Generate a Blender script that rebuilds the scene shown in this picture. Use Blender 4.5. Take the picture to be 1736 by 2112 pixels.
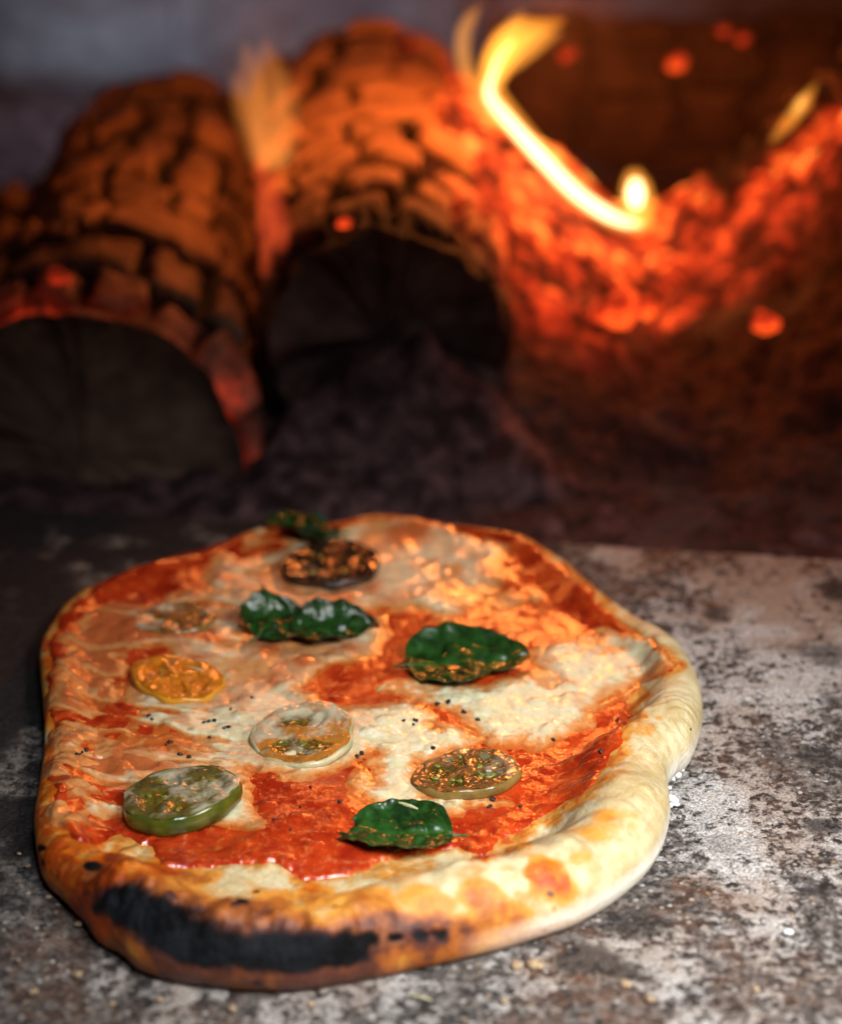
import bpy, math, random
import numpy as np
from mathutils import Vector, Matrix, Euler

for o in list(bpy.data.objects):
    bpy.data.objects.remove(o, do_unlink=True)
SC = bpy.context.scene
COL = SC.collection
PI = math.pi
RNG = random.Random(7)

# ------------------------------------------------------------------ camera
CAM_Y, CAM_H, PITCH = -0.88, 0.512, math.radians(24.5)
LENS, SENS = 85.0, 36.0
FPX = 1056.0 * LENS / (SENS / 2)          # focal length in units of a 1736 x 2112 picture
cam = bpy.data.objects.new('camera', bpy.data.cameras.new('camera'))
COL.objects.link(cam)
cam.location = (0, CAM_Y, CAM_H)
cam.rotation_euler = (PI / 2 - PITCH, 0, 0)
cam.data.sensor_fit = 'VERTICAL'
cam.data.sensor_height = SENS
cam.data.lens = LENS
cam.data.clip_start = 0.02
cam.data.clip_end = 50
cam.data.dof.use_dof = True
cam.data.dof.focus_distance = 0.972
cam.data.dof.aperture_fstop = 4.5
cam.data.dof.aperture_blades = 0
SC.camera = cam
SC.cycles.use_denoising = True
SC.cycles.sample_clamp_indirect = 0.6

# ------------------------------------------------------------------ world and lamps
W = bpy.data.worlds.new('World')
SC.world = W
W.use_nodes = True
W.node_tree.nodes['Background'].inputs[0].default_value = (0.45, 0.5, 0.62, 1)
W.node_tree.nodes['Background'].inputs[1].default_value = 0.005
SC.view_settings.view_transform = 'Standard'
SC.view_settings.look = 'None'
SC.view_settings.exposure = 0
SC.view_settings.gamma = 1
SC.view_settings.use_curve_mapping = False


def lamp(name, kind, loc, energy, color, aim=None, **kw):
    d = bpy.data.lights.new(name, kind)
    d.energy = energy
    d.color = color
    for k, v in kw.items():
        setattr(d, k, v)
    o = bpy.data.objects.new(name, d)
    COL.objects.link(o)
    o.location = loc
    if aim is not None:
        o.rotation_euler = (Vector(aim) - Vector(loc)).to_track_quat('-Z', 'Y').to_euler()
    return o


# daylight falling in through the oven mouth, from the front right
lamp('oven_mouth_light', 'AREA', (0.50, -0.62, 0.62), 1.02, (1.0, 0.965, 0.91), aim=(0.15, -0.16, 0),
     shape='DISK', size=0.42, spread=math.radians(38))
lamp('oven_mouth_sky_light', 'AREA', (0.22, -0.78, 0.95), 0.72, (0.86, 0.93, 1.0), aim=(0.07, -0.21, 0),
     shape='DISK', size=0.45, spread=math.radians(33))
# cool fill added to brighten the back wall; no source in view
lamp('back_wall_fill', 'SPOT', (-0.20, 0.86, 0.52), 14, (0.60, 0.80, 1.0), aim=(-0.17, 1.13, 0.04),
     spot_size=math.radians(84), spot_blend=1.0, shadow_soft_size=0.08)
# the fire
lamp('main_fire_light', 'POINT', (0.075, 0.50, 0.20), 2.1, (1.0, 0.245, 0.045), shadow_soft_size=0.020)
lamp('small_fire_light', 'POINT', (-0.092, 0.50, 0.19), 0.6, (1.0, 0.245, 0.045), shadow_soft_size=0.016)
lamp('ember_light', 'POINT', (0.17, 0.36, 0.14), 0.2, (1.0, 0.18, 0.035), shadow_soft_size=0.05)

# ------------------------------------------------------------------ helpers
SP, CP = math.sin(PITCH), math.cos(PITCH)
CAMP = np.array([0, CAM_Y, CAM_H])
R_ = np.array([1.0, 0, 0]); U_ = np.array([0, SP, CP]); F_ = np.array([0, CP, -SP])


def ray(px, py):
    return F_ + (px - 868.0) / FPX * R_ + (1056.0 - py) / FPX * U_


def on_z(px, py, z=0.0):
    d = ray(px, py)
    return CAMP + d * ((z - CAM_H) / d[2])


def on_y(px, py, y):
    d = ray(px, py)
    return CAMP + d * ((y - CAM_Y) / d[1])


def _h(ix, iy, iz, seed):
    n = (ix.astype(np.int64) * 374761393 + iy.astype(np.int64) * 668265263 + iz.astype(np.int64) * 2147483647
         + seed * 974634777) & 0xFFFFFFFF
    n = ((n ^ (n >> 13)) * 1274126177) & 0xFFFFFFFF
    n = ((n ^ (n >> 16)) * 2246822519) & 0xFFFFFFFF
    return ((n ^ (n >> 15)) & 0xFFFFFF) / float(0xFFFFFF)


def vn3(x, y, z, seed=0):
    ix, iy, iz = np.floor(x), np.floor(y), np.floor(z)
    fx, fy, fz = x - ix, y - iy, z - iz
    fx, fy, fz = [f * f * f * (f * (f * 6 - 15) + 10) for f in (fx, fy, fz)]
    r = 0
    for dx in (0, 1):
        wx = fx if dx else 1 - fx
        for dy in (0, 1):
            wy = fy if dy else 1 - fy
            for dz in (0, 1):
                wz = fz if dz else 1 - fz
                r = r + wx * wy * wz * _h(ix + dx, iy + dy, iz + dz, seed)
    return r - 0.5


def vn2(x, y, seed=0):
    ix, iy = np.floor(x), np.floor(y)
    fx, fy = x - ix, y - iy
    fx, fy = [f * f * f * (f * (f * 6 - 15) + 10) for f in (fx, fy)]
    z = np.zeros_like(ix)
    return ((1 - fx) * (1 - fy) * _h(ix, iy, z, seed) + fx * (1 - fy) * _h(ix + 1, iy, z, seed)
            + (1 - fx) * fy * _h(ix, iy + 1, z, seed) + fx * fy * _h(ix + 1, iy + 1, z, seed)) - 0.5


def fbm2(x, y, size, octs=4, seed=0, gain=0.5):
    r, a, s = 0, 1.0, 1.0 / size
    for k in range(octs):
        r = r + a * vn2(x * s + 13.7 * k, y * s - 7.1 * k, seed + k)
        a *= gain; s *= 2.03
    return r


def fbm3(x, y, z, size, octs=4, seed=0, gain=0.5):
    r, a, s = 0, 1.0, 1.0 / size
    for k in range(octs):
        r = r + a * vn3(x * s + 13.7 * k, y * s - 7.1 * k, z * s + 3.3 * k, seed + k)
        a *= gain; s *= 2.03
    return r


def cells2(x, y, seed=0, jit=0.9):
    """distance to nearest and second nearest jittered cell centre, and a random value per cell"""
    ix, iy = np.floor(x), np.floor(y)
    f1 = np.full(x.shape, 9.0); f2 = np.full(x.shape, 9.0); rid = np.zeros(x.shape)
    z = np.zeros_like(ix)
    for dx in (-1, 0, 1):
        for dy in (-1, 0, 1):
            cx, cy = ix + dx, iy + dy
            px = cx + 0.5 + jit * (_h(cx, cy, z, seed) - 0.5)
            py = cy + 0.5 + jit * (_h(cx, cy, z + 1, seed) - 0.5)
            d = np.hypot(x - px, y - py)
            near = d < f1
            f2 = np.where(near, f1, np.minimum(f2, d))
            rid = np.where(near, _h(cx, cy, z + 2, seed), rid)
            f1 = np.where(near, d, f1)
    return f1, f2, rid


def sstep(a, b, x):
    t = np.clip((x - a) / (b - a), 0, 1)
    return t * t * (3 - 2 * t)


def sd_poly(x, y, poly):
    """signed distance, positive inside"""
    P = np.asarray(poly, float); Q = np.roll(P, -1, axis=0)
    best = np.full(x.shape, 1e9); inside = np.zeros(x.shape, bool)
    for (ax, ay), (bx, by) in zip(P, Q):
        ex, ey = bx - ax, by - ay
        t = np.clip(((x - ax) * ex + (y - ay) * ey) / (ex * ex + ey * ey + 1e-18), 0, 1)
        best = np.minimum(best, (x - ax - t * ex) ** 2 + (y - ay - t * ey) ** 2)
        cond = ((ay > y) != (by > y))
        xi = ax + (y - ay) * ex / (ey if abs(ey) > 1e-12 else 1e-12)
        inside ^= cond & (x < xi)
    d = np.sqrt(best)
    return np.where(inside, d, -d)


def d_line(x, y, pts):
    best = np.full(x.shape, 1e9)
    for (ax, ay), (bx, by) in zip(pts[:-1], pts[1:]):
        ex, ey = bx - ax, by - ay
        t = np.clip(((x - ax) * ex + (y - ay) * ey) / (ex * ex + ey * ey + 1e-18), 0, 1)
        best = np.minimum(best, (x - ax - t * ex) ** 2 + (y - ay - t * ey) ** 2)
    return np.sqrt(best)


def mesh_obj(name, V, Fq, mat, parent=None, attrs=None, smooth=True, loc=None):
    V = np.asarray(V, np.float32).reshape(-1, 3)
    me = bpy.data.meshes.new(name)
    if isinstance(Fq, np.ndarray):
        n, k = Fq.shape
        me.vertices.add(len(V)); me.vertices.foreach_set('co', V.ravel())
        me.loops.add(n * k); me.loops.foreach_set('vertex_index', Fq.astype(np.int32).ravel())
        me.polygons.add(n)
        me.polygons.foreach_set('loop_start', np.arange(0, n * k, k, dtype=np.int32))
        me.update(calc_edges=True)
    else:
        me.from_pydata([tuple(map(float, v)) for v in V], [], [tuple(map(int, f)) for f in Fq])
    me.validate()
    if smooth:
        me.polygons.foreach_set('use_smooth', np.ones(len(me.polygons), bool))
    for k, a in (attrs or {}).items():
        at = me.attributes.new(k, 'FLOAT', 'POINT')
        at.data.foreach_set('value', np.asarray(a, np.float32).ravel())
    if mat:
        me.materials.append(mat)
    me.update()
    o = bpy.data.objects.new(name, me)
    COL.objects.link(o)
    if parent:
        o.parent = parent
    if loc is not None:
        o.location = loc
    return o


def grid_faces(nu, nv, wrap_v=False):
    i = np.arange(nu - 1)[:, None]; j = np.arange(nv if wrap_v else nv - 1)[None, :]
    j2 = (j + 1) % nv
    return np.stack([i * nv + j, i * nv + j2, (i + 1) * nv + j2, (i + 1) * nv + j], -1).reshape(-1, 4)


def tag(o, label, cat, group=None, kind=None):
    if label: o['label'] = label
    if cat: o['category'] = cat
    if group: o['group'] = group
    if kind: o['kind'] = kind
    return o


def thing(name, label, cat, loc=(0, 0, 0), group=None):
    o = bpy.data.objects.new(name, None)
    COL.objects.link(o)
    o.location = loc
    o.empty_display_size = 0.01
    return tag(o, label, cat, group)


class NT:
    """a terse way of writing node trees"""
    def __init__(s, name):
        s.m = bpy.data.materials.new(name); s.m.use_nodes = True
        s.t = s.m.node_tree; s.t.nodes.clear()
        s.out = s.t.nodes.new('ShaderNodeOutputMaterial')
        s.co = s.t.nodes.new('ShaderNodeTexCoord').outputs['Object']

    def n(s, typ, **kw):
        nd = s.t.nodes.new('ShaderNode' + typ)
        for k, v in kw.items(): setattr(nd, k, v)
        return nd

    def put(s, sock, v):
        if isinstance(v, bpy.types.NodeSocket): s.t.links.new(v, sock)
        elif isinstance(v, (tuple, list)) and len(v) == 3 and sock.type == 'RGBA': sock.default_value = (*v, 1)
        else: sock.default_value = v

    def attr(s, name):
        return s.n('Attribute', attribute_name=name).outputs['Fac']

    def noise(s, scale, detail=4, rough=0.55, dist=0.0, vec=None, w=None):
        nd = s.n('TexNoise'); s.put(nd.inputs['Vector'], vec or s.co)
        s.put(nd.inputs['Scale'], scale); nd.inputs['Detail'].default_value = detail
        nd.inputs['Roughness'].default_value = rough; nd.inputs['Distortion'].default_value = dist
        return nd.outputs['Fac']

    def voro(s, scale, feature='F1', out='Distance', vec=None, rand=1.0):
        nd = s.n('TexVoronoi', feature=feature); s.put(nd.inputs['Vector'], vec or s.co)
        nd.inputs['Scale'].default_value = scale; nd.inputs['Randomness'].default_value = rand
        return nd.outputs[out]

    def math(s, op, a, b=0.0, c=0.0, clamp=False):
        nd = s.n('Math', operation=op, use_clamp=clamp)
        s.put(nd.inputs[0], a); s.put(nd.inputs[1], b); s.put(nd.inputs[2], c)
        return nd.outputs[0]

    def ramp(s, x, a, b, lo=0.0, hi=1.0):
        nd = s.n('MapRange', interpolation_type='SMOOTHSTEP')
        s.put(nd.inputs[0], x); s.put(nd.inputs[1], a); s.put(nd.inputs[2], b)
        s.put(nd.inputs[3], lo); s.put(nd.inputs[4], hi)
        return nd.outputs[0]

    def mix(s, f, a, b, mode='MIX'):
        nd = s.n('Mix', data_type='RGBA', blend_type=mode)
        s.put(nd.inputs[0], f); s.put(nd.inputs[6], a); s.put(nd.inputs[7], b)
        return nd.outputs[2]

    def bump(s, h, dist, strength=1.0, normal=None):
        nd = s.n('Bump'); s.put(nd.inputs['Height'], h)
        nd.inputs['Distance'].default_value = dist; s.put(nd.inputs['Strength'], strength)
        if normal: s.put(nd.inputs['Normal'], normal)
        return nd.outputs[0]

    def bsdf(s, color, rough=0.5, normal=None, spec=0.5, sss=0.0, sssr=(0.004, 0.002, 0.001), coat=0.0, coat_rough=0.1,
             emit=None, estr=0.0, trans=0.0):
        b = s.n('BsdfPrincipled')
        s.put(b.inputs['Base Color'], color); s.put(b.inputs['Roughness'], rough)
        s.put(b.inputs['Specular IOR Level'], spec)
        if normal: s.put(b.inputs['Normal'], normal)
        if sss:
            b.inputs['Subsurface Weight'].default_value = sss
            b.inputs['Subsurface Radius'].default_value = sssr
            b.inputs['Subsurface Scale'].default_value = 1.0
        if coat:
            s.put(b.inputs['Coat Weight'], coat); s.put(b.inputs['Coat Roughness'], coat_rough)
            if normal: s.put(b.inputs['Coat Normal'], normal)
        if emit is not None:
            s.put(b.inputs['Emission Color'], emit); s.put(b.inputs['Emission Strength'], estr)
        s.t.links.new(b.outputs[0], s.out.inputs[0])
        return s.m


# ------------------------------------------------------------------ materials
def mat_floor():
    m = NT('oven_stone')
    flour, soot_shade, rust = m.attr('flour'), m.attr('soot_shade'), m.attr('rust')
    n1 = m.noise(520, 6, 0.72)
    n2 = m.noise(150, 5, 0.6, 0.4)
    n3 = m.noise(42, 4, 0.55)
    grain = m.noise(900, 3, 0.6)
    n4 = m.noise(230, 3, 0.6, 0.3)
    base = m.mix(m.ramp(m.math('ADD', m.math('MULTIPLY', n1, 0.45), m.math('MULTIPLY', n4, 0.55)), 0.40, 0.61), (0.022, 0.019, 0.018), (0.26, 0.22, 0.195))
    base = m.mix(m.ramp(n2, 0.5, 0.68, 0, 0.6), base, (0.10, 0.075, 0.06))
    rust_firelit_m = m.math('MULTIPLY', rust, m.ramp(m.noise(110, 5, 0.65), 0.36, 0.60), clamp=True)
    base = m.mix(rust_firelit_m, base, m.mix(m.ramp(n1, .4, .6), (0.07, 0.025, 0.013), (0.21, 0.095, 0.05)))
    # flour dust: how much of the surface it hides follows its mask, with ragged edges
    comb = m.math('ADD', m.math('ADD', m.math('MULTIPLY', n1, 0.40), m.math('MULTIPLY', n4, 0.50)), m.math('ADD', m.math('MULTIPLY', n2, 0.45), m.math('MULTIPLY', n3, 0.25)))
    thr = m.math('SUBTRACT', 1.035, m.math('MULTIPLY', flour, 0.315))
    f = m.math('SUBTRACT', comb, thr)
    fm = m.ramp(f, -0.04, 0.08, 0, 0.95)
    fcol = m.mix(m.ramp(grain, 0.35, 0.65), (0.31, 0.28, 0.26), (0.76, 0.72, 0.69))
    fcol = m.mix(m.math('MULTIPLY', rust, 0.75), fcol, (0.34, 0.205, 0.125))  # firelight on the back-right stone, mixed into the flour colour as a tan tint
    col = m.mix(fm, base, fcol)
    # grit: single pale and tan grains
    vd = m.voro(330); vc = m.voro(330, out='Color')
    sep = m.n('SeparateColor'); m.put(sep.inputs[0], vc)
    g = m.math('MULTIPLY', m.ramp(vd, 0.42, 0.22), m.math('GREATER_THAN', sep.outputs[0], 0.80))
    gcol = m.mix(sep.outputs[1], (0.62, 0.60, 0.58), (0.42, 0.27, 0.15))
    col = m.mix(m.math('MULTIPLY', g, m.ramp(flour, 0.05, 0.4, 0.1, 0.85)), col, gcol)
    sm = m.math('MULTIPLY', soot_shade, m.ramp(m.math('ADD', m.math('ADD', m.math('MULTIPLY', n2, 0.6), m.math('MULTIPLY', n1, 0.4)), m.math('MULTIPLY', soot_shade, 0.34)), 0.56, 0.74, 0.0, 1.0), clamp=True)
    col = m.mix(sm, col, m.mix(m.ramp(n1, .4, .62), (0.010, 0.009, 0.009), (0.034, 0.027, 0.026)))
    h = m.math('ADD', m.math('MULTIPLY', n1, 1.0), m.math('ADD', m.math('MULTIPLY', n2, 1.1), m.math('ADD', m.math('MULTIPLY', fm, 0.25), m.math('MULTIPLY', g, 0.3))))
    return m.bsdf(col, 0.85, m.bump(h, 0.0016, 0.9), spec=0.3)


def mat_crust():
    m = NT('baked_dough')
    toast, char, oil, flour = [m.attr(k) for k in ('toast', 'char', 'oil', 'flour')]
    n1, n2, n3 = m.noise(60, 4, 0.6), m.noise(230, 4, 0.6), m.noise(760, 3, 0.6)
    t = m.math('ADD', m.math('MAXIMUM', toast, m.math('MULTIPLY', char, 1.15)), m.math('MULTIPLY', m.math('SUBTRACT', m.math('ADD', n1, m.math('MULTIPLY', n2, 0.7)), 0.85), m.math('ADD', 0.25, m.math('MULTIPLY', toast, 0.75))))
    dough = m.mix(m.ramp(m.math('ADD', m.math('MULTIPLY', n1, 0.6), m.math('MULTIPLY', n2, 0.4)), 0.36, 0.62), (0.66, 0.56, 0.34), (0.50, 0.37, 0.17))
    col = m.mix(m.ramp(t, 0.06, 0.42), dough, (0.66, 0.28, 0.04))
    col = m.mix(m.ramp(t, 0.38, 0.75), col, (0.40, 0.11, 0.018))
    col = m.mix(m.ramp(t, 0.70, 1.08), col, (0.12, 0.032, 0.016))
    o = m.math('MULTIPLY', oil, m.ramp(m.math('ADD', n1, m.math('MULTIPLY', n2, 0.5)), 0.52, 0.92, 0.50, 1.15))
    col = m.mix(m.ramp(o, 0.05, 0.55), col, m.mix(1.0, col, (1.0, 0.52, 0.16), 'MULTIPLY'))
    o2 = m.math('ADD', o, m.math('MULTIPLY', m.math('SUBTRACT', n2, 0.5), 1.3))
    col = m.mix(m.ramp(o2, 0.55, 1.0, 0, 0.85), col, (0.46, 0.06, 0.010))
    fl = m.math('MULTIPLY', flour, m.ramp(m.math('ADD', n3, n2), 0.72, 1.1, 0.5, 1.0), clamp=True)
    col = m.mix(fl, col, (0.84, 0.82, 0.78))
    # dark pinhole blisters
    vd = m.voro(95); vc = m.n('SeparateColor'); m.put(vc.inputs[0], m.voro(95, out='Color'))
    bl = m.math('MULTIPLY', m.math('GREATER_THAN', vc.outputs[0], 0.70), m.ramp(m.math('ADD', vd, m.math('MULTIPLY', n2, 0.25)), 0.40, 0.24))
    bl = m.math('MULTIPLY', bl, m.ramp(toast, 0.25, 0.6))
    col = m.mix(bl, col, (0.05, 0.02, 0.02))
    c = m.math('ADD', char, m.math('MULTIPLY', m.math('SUBTRACT', m.math('ADD', n2, n1), 1.0), 0.42))
    cm = m.ramp(c, 0.28, 1.0)
    ccol = m.mix(m.ramp(m.math('ADD', n1, m.math('MULTIPLY', n2, 0.6)), 0.62, 1.0), (0.0025, 0.0025, 0.003), (0.012, 0.013, 0.0165))
    col = m.mix(cm, col, ccol)
    h = m.math('ADD', m.math('MULTIPLY', n2, 0.8), m.math('MULTIPLY', n3, m.math('ADD', 0.45, m.math('MULTIPLY', cm, 1.2))))
    rough = m.math('ADD', 0.46, m.math('MULTIPLY', cm, 0.14))
    return m.bsdf(col, rough, m.bump(h, 0.0013, 0.7), spec=m.math('SUBTRACT', 0.35, m.math('MULTIPLY', cm, 0.22)), sss=0.08, sssr=(0.004, 0.002, 0.0008))


def mat_cheese():
    m = NT('melted_mozzarella')
    thick, stain_shade = m.attr('thick'), m.attr('stain_shade')
    n1, n2, n3 = m.noise(70, 4, 0.6, 0.6), m.noise(260, 4, 0.62), m.noise(850, 2, 0.6)
    cream = m.mix(m.ramp(n1, 0.35, 0.65), (0.72, 0.64, 0.41), (0.64, 0.57, 0.32))
    col = m.mix(m.ramp(m.math('ADD', n2, m.math('MULTIPLY', n1, 0.5)), 0.72, 0.98), cream, (0.78, 0.72, 0.55))
    s = m.math('ADD', stain_shade, m.math('MULTIPLY', m.math('SUBTRACT', m.math('ADD', n1, m.math('MULTIPLY', n2, 0.6)), 0.80), 0.9))
    col = m.mix(m.ramp(s, 0.25, 0.75, 0, 0.75), col, (0.60, 0.25, 0.10))
    col = m.mix(m.ramp(s, 0.7, 1.15, 0, 0.9), col, (0.50, 0.11, 0.022))
    tk = m.math('ADD', thick, m.math('MULTIPLY', m.math('SUBTRACT', m.math('ADD', n2, m.math('MULTIPLY', n1, 0.6)), 0.8), 0.9))
    col = m.mix(m.ramp(tk, 0.95, 0.50), col, (0.64, 0.28, 0.09))
    col = m.mix(m.ramp(tk, 0.55, 0.18), col, (0.50, 0.11, 0.018))
    h = m.math('ADD', m.math('MULTIPLY', n2, 0.75), m.math('ADD', m.math('MULTIPLY', n3, 0.52), m.math('MULTIPLY', n1, 0.8)))
    return m.bsdf(col, m.math('ADD', 0.18, m.math('MULTIPLY', n2, 0.25)), m.bump(h, 0.00034, 1.0), spec=0.4, coat=0.8, coat_rough=0.05, sss=0.15, sssr=(0.004, 0.0025, 0.001))


def mat_sauce():
    m = NT('tomato_sauce')
    dry = m.attr('dry')
    n1, n2, n3 = m.noise(80, 4, 0.6), m.noise(300, 4, 0.65), m.noise(900, 2)
    col = m.mix(m.ramp(n1, 0.32, 0.68), (0.29, 0.015, 0.004), (0.54, 0.052, 0.008))
    col = m.mix(m.ramp(m.math('ADD', n2, m.math('MULTIPLY', n1, 0.5)), 0.80, 1.05, 0, 0.75), col, (0.66, 0.22, 0.04))
    col = m.mix(m.math('MULTIPLY', dry, m.ramp(n2, 0.46, 0.66)), col, (0.70, 0.16, 0.09))
    h = m.math('ADD', m.math('MULTIPLY', n2, 1.0), m.math('ADD', m.math('MULTIPLY', n3, 0.25), n1))
    return m.bsdf(col, m.math('ADD', 0.06, m.math('MULTIPLY', n2, 0.24)), m.bump(h, 0.00042, 1.0), spec=0.4, coat=0.7, coat_rough=0.05, sss=0.06, sssr=(0.003, 0.001, 0.0005))


def mat_tomato(name, flesh, gel, seedglow, film):
    m = NT(name)
    g, fm = m.attr('gel'), m.attr('film')
    n1, n2 = m.noise(160, 4, 0.6), m.noise(480, 3, 0.6)
    col = m.mix(m.ramp(n1, 0.3, 0.7), flesh, tuple(c * 0.6 for c in flesh))
    col = m.mix(m.ramp(g, 0.2, 0.8), col, m.mix(m.ramp(n2, 0.4, 0.62), gel, seedglow))
    n3 = m.noise(75, 4, 0.55)
    f = m.math('ADD', fm, m.math('MULTIPLY', m.math('SUBTRACT', m.math('ADD', n3, m.math('MULTIPLY', n2, 0.25)), 0.62), 1.8))
    f = m.math('MULTIPLY', m.ramp(f, 0.36, 0.85), m.math('MULTIPLY', film, 0.85), clamp=True)
    col = m.mix(f, col, m.mix(m.ramp(n1, .4, .6), (0.62, 0.50, 0.35), (0.50, 0.46, 0.31)))
    h = m.math('ADD', n1, m.math('MULTIPLY', n2, 0.5))
    return m.bsdf(col, 0.16, m.bump(h, 0.0004, 0.9), spec=0.4, sss=0.15, sssr=(0.003, 0.002, 0.001), coat=0.7, coat_rough=0.08)


def mat_simple(name, c1, c2, scale, rough=0.5, bumpd=0.0006, spec=0.5, coat=0.0, detail=4, sss=0.0):
    m = NT(name)
    n = m.noise(scale, detail, 0.6)
    return m.bsdf(m.mix(m.ramp(n, 0.33, 0.67), c1, c2), rough, m.bump(n, bumpd, 0.7), spec=spec, coat=coat, sss=sss)


def mat_leaf():
    m = NT('basil_leaf')
    rib, dark = m.attr('rib'), m.attr('dark')
    n1, n2 = m.noise(130, 4, 0.6), m.noise(420, 3, 0.6)
    col = m.mix(m.ramp(n1, 0.35, 0.68), (0.006, 0.020, 0.004), (0.018, 0.068, 0.011))
    col = m.mix(m.math('MULTIPLY', rib, 0.75), col, (0.035, 0.12, 0.018))
    col = m.mix(m.ramp(m.math('ADD', dark, m.math('MULTIPLY', m.math('SUBTRACT', n1, 0.5), 0.9)), 0.35, 0.8), col, (0.012, 0.014, 0.006))
    h = m.math('ADD', n1, m.math('MULTIPLY', n2, 0.35))
    return m.bsdf(col, 0.30, m.bump(h, 0.0004, 0.9), spec=0.3, coat=0.2, coat_rough=0.07)


def heat_color(m, heat):
    cr = m.n('ValToRGB'); m.put(cr.inputs[0], heat)
    e = cr.color_ramp.elements
    e[0].position = 0.0; e[0].color = (0, 0, 0, 1)
    e[1].position = 1.0; e[1].color = (1.0, 0.34, 0.05, 1)
    for p, c in ((0.2, (0.05, 0.003, 0.001)), (0.45, (0.42, 0.022, 0.005)), (0.72, (0.92, 0.085, 0.010))):
        k = e.new(p); k.color = (*c, 1)
    return cr.outputs[0]


def mat_char_bark(name='charred_bark', k=1.0):
    m = NT(name)
    c3 = lambda *c: tuple(v * k for v in c)
    crack, heat, pale = m.attr('crack'), m.attr('glow'), m.attr('pale')
    n1, n2 = m.noise(45, 5, 0.6), m.noise(170, 4, 0.6)
    col = m.mix(m.ramp(n1, 0.35, 0.65), c3(0.055, 0.030, 0.021), c3(0.19, 0.108, 0.070))
    col = m.mix(m.math('MULTIPLY', pale, 0.8), col, c3(0.27, 0.145, 0.082))
    col = m.mix(m.ramp(crack, 0.15, 0.6), col, (0.003, 0.0025, 0.0025))
    e = heat_color(m, m.math('MULTIPLY', heat, m.ramp(m.math('ADD', n2, n1), 0.75, 1.2, 0.25, 1.15)))
    return m.bsdf(col, 0.8, m.bump(m.math('ADD', n1, m.math('MULTIPLY', n2, 0.5)), 0.006, 0.7), spec=0.25, emit=e, estr=1.3)


def mat_ember(strength=1.85):
    m = NT('glowing_embers')
    heat, ash = m.attr('glow'), m.attr('ash')
    n1, n2 = m.noise(30, 4, 0.55, 0.5), m.noise(110, 4, 0.6)
    col = m.mix(m.ramp(n2, 0.35, 0.68), (0.012, 0.006, 0.006), (0.060, 0.024, 0.021))
    col = m.mix(m.math('MULTIPLY', ash, m.ramp(n1, 0.45, 0.65)), col, (0.06, 0.045, 0.046))
    hh = m.math('MULTIPLY', heat, m.ramp(m.math('ADD', m.math('MULTIPLY', n1, 1.2), m.math('MULTIPLY', n2, 0.5)), 0.60, 1.10, 0.20, 1.10))
    return m.bsdf(col, 0.9, m.bump(m.math('ADD', n1, n2), 0.006, 0.8), spec=0.2, emit=heat_color(m, hh), estr=strength)


def mat_flame(name, color, strength):
    m = NT(name)
    e = m.n('Emission'); m.put(e.inputs[0], color); e.inputs[1].default_value = strength
    m.t.links.new(e.outputs[0], m.out.inputs['Volume'])
    return m.m


M_FLOOR, M_CRUST, M_CHEESE, M_SAUCE, M_LEAF, M_BARK, M_EMBER = (mat_floor(), mat_crust(), mat_cheese(), mat_sauce(),
                                                                mat_leaf(), mat_char_bark(), mat_ember())
M_FLOUR = mat_simple('flour', (0.80, 0.79, 0.77), (0.88, 0.87, 0.85), 900, 0.9, 0.0008, 0.2)
M_PEPPER = mat_simple('black_pepper', (0.006, 0.005, 0.005), (0.03, 0.02, 0.015), 2500, 0.45, 0.0002)
M_HERB = mat_simple('dried_herb', (0.42, 0.40, 0.17), (0.62, 0.58, 0.36), 900, 0.5, 0.0003)
M_CRUMB = mat_simple('bread_crumb', (0.32, 0.20, 0.11), (0.50, 0.37, 0.23), 700, 0.8, 0.0008, 0.2)
M_FIRELIT = mat_char_bark('firelit_bark', 1.5)  # lighter copy of the charred bark, painting firelight onto the middle log
M_BURNT = mat_char_bark('burnt_bark', 0.38)
M_CUT = mat_simple('charred_wood_end', (0.085, 0.052, 0.038), (0.14, 0.088, 0.064), 60, 0.85, 0.004, 0.2)
M_CUTB = mat_simple('ashy_wood_end', (0.022, 0.014, 0.013), (0.110, 0.066, 0.060), 30, 0.85, 0.005, 0.2)

# ------------------------------------------------------------------ setting: the oven floor
EA, EB = on_z(0, 1035)[:2], on_z(1736, 1142)[:2]
edir = (EB - EA) / np.linalg.norm(EB - EA)
enor = np.array([edir[1], -edir[0]])                       # towards the camera
if enor[1] > 0: enor = -enor


def blob_px(x, y, items, z=0.0, noise=None):
    """items: (px, py, radius in px of picture width, weight); soft blobs on the plane z"""
    r = np.zeros(x.shape)
    for px, py, rad, w in items:
        c = on_z(px, py, z); rr = rad / FPX * np.linalg.norm(c - CAMP)
        d = np.hypot(x - c[0], (y - c[1])) / rr
        if noise is not None: d = d + noise
        r = np.maximum(r, w * (1 - sstep(0.35, 1.15, d)))
    return r


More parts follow.
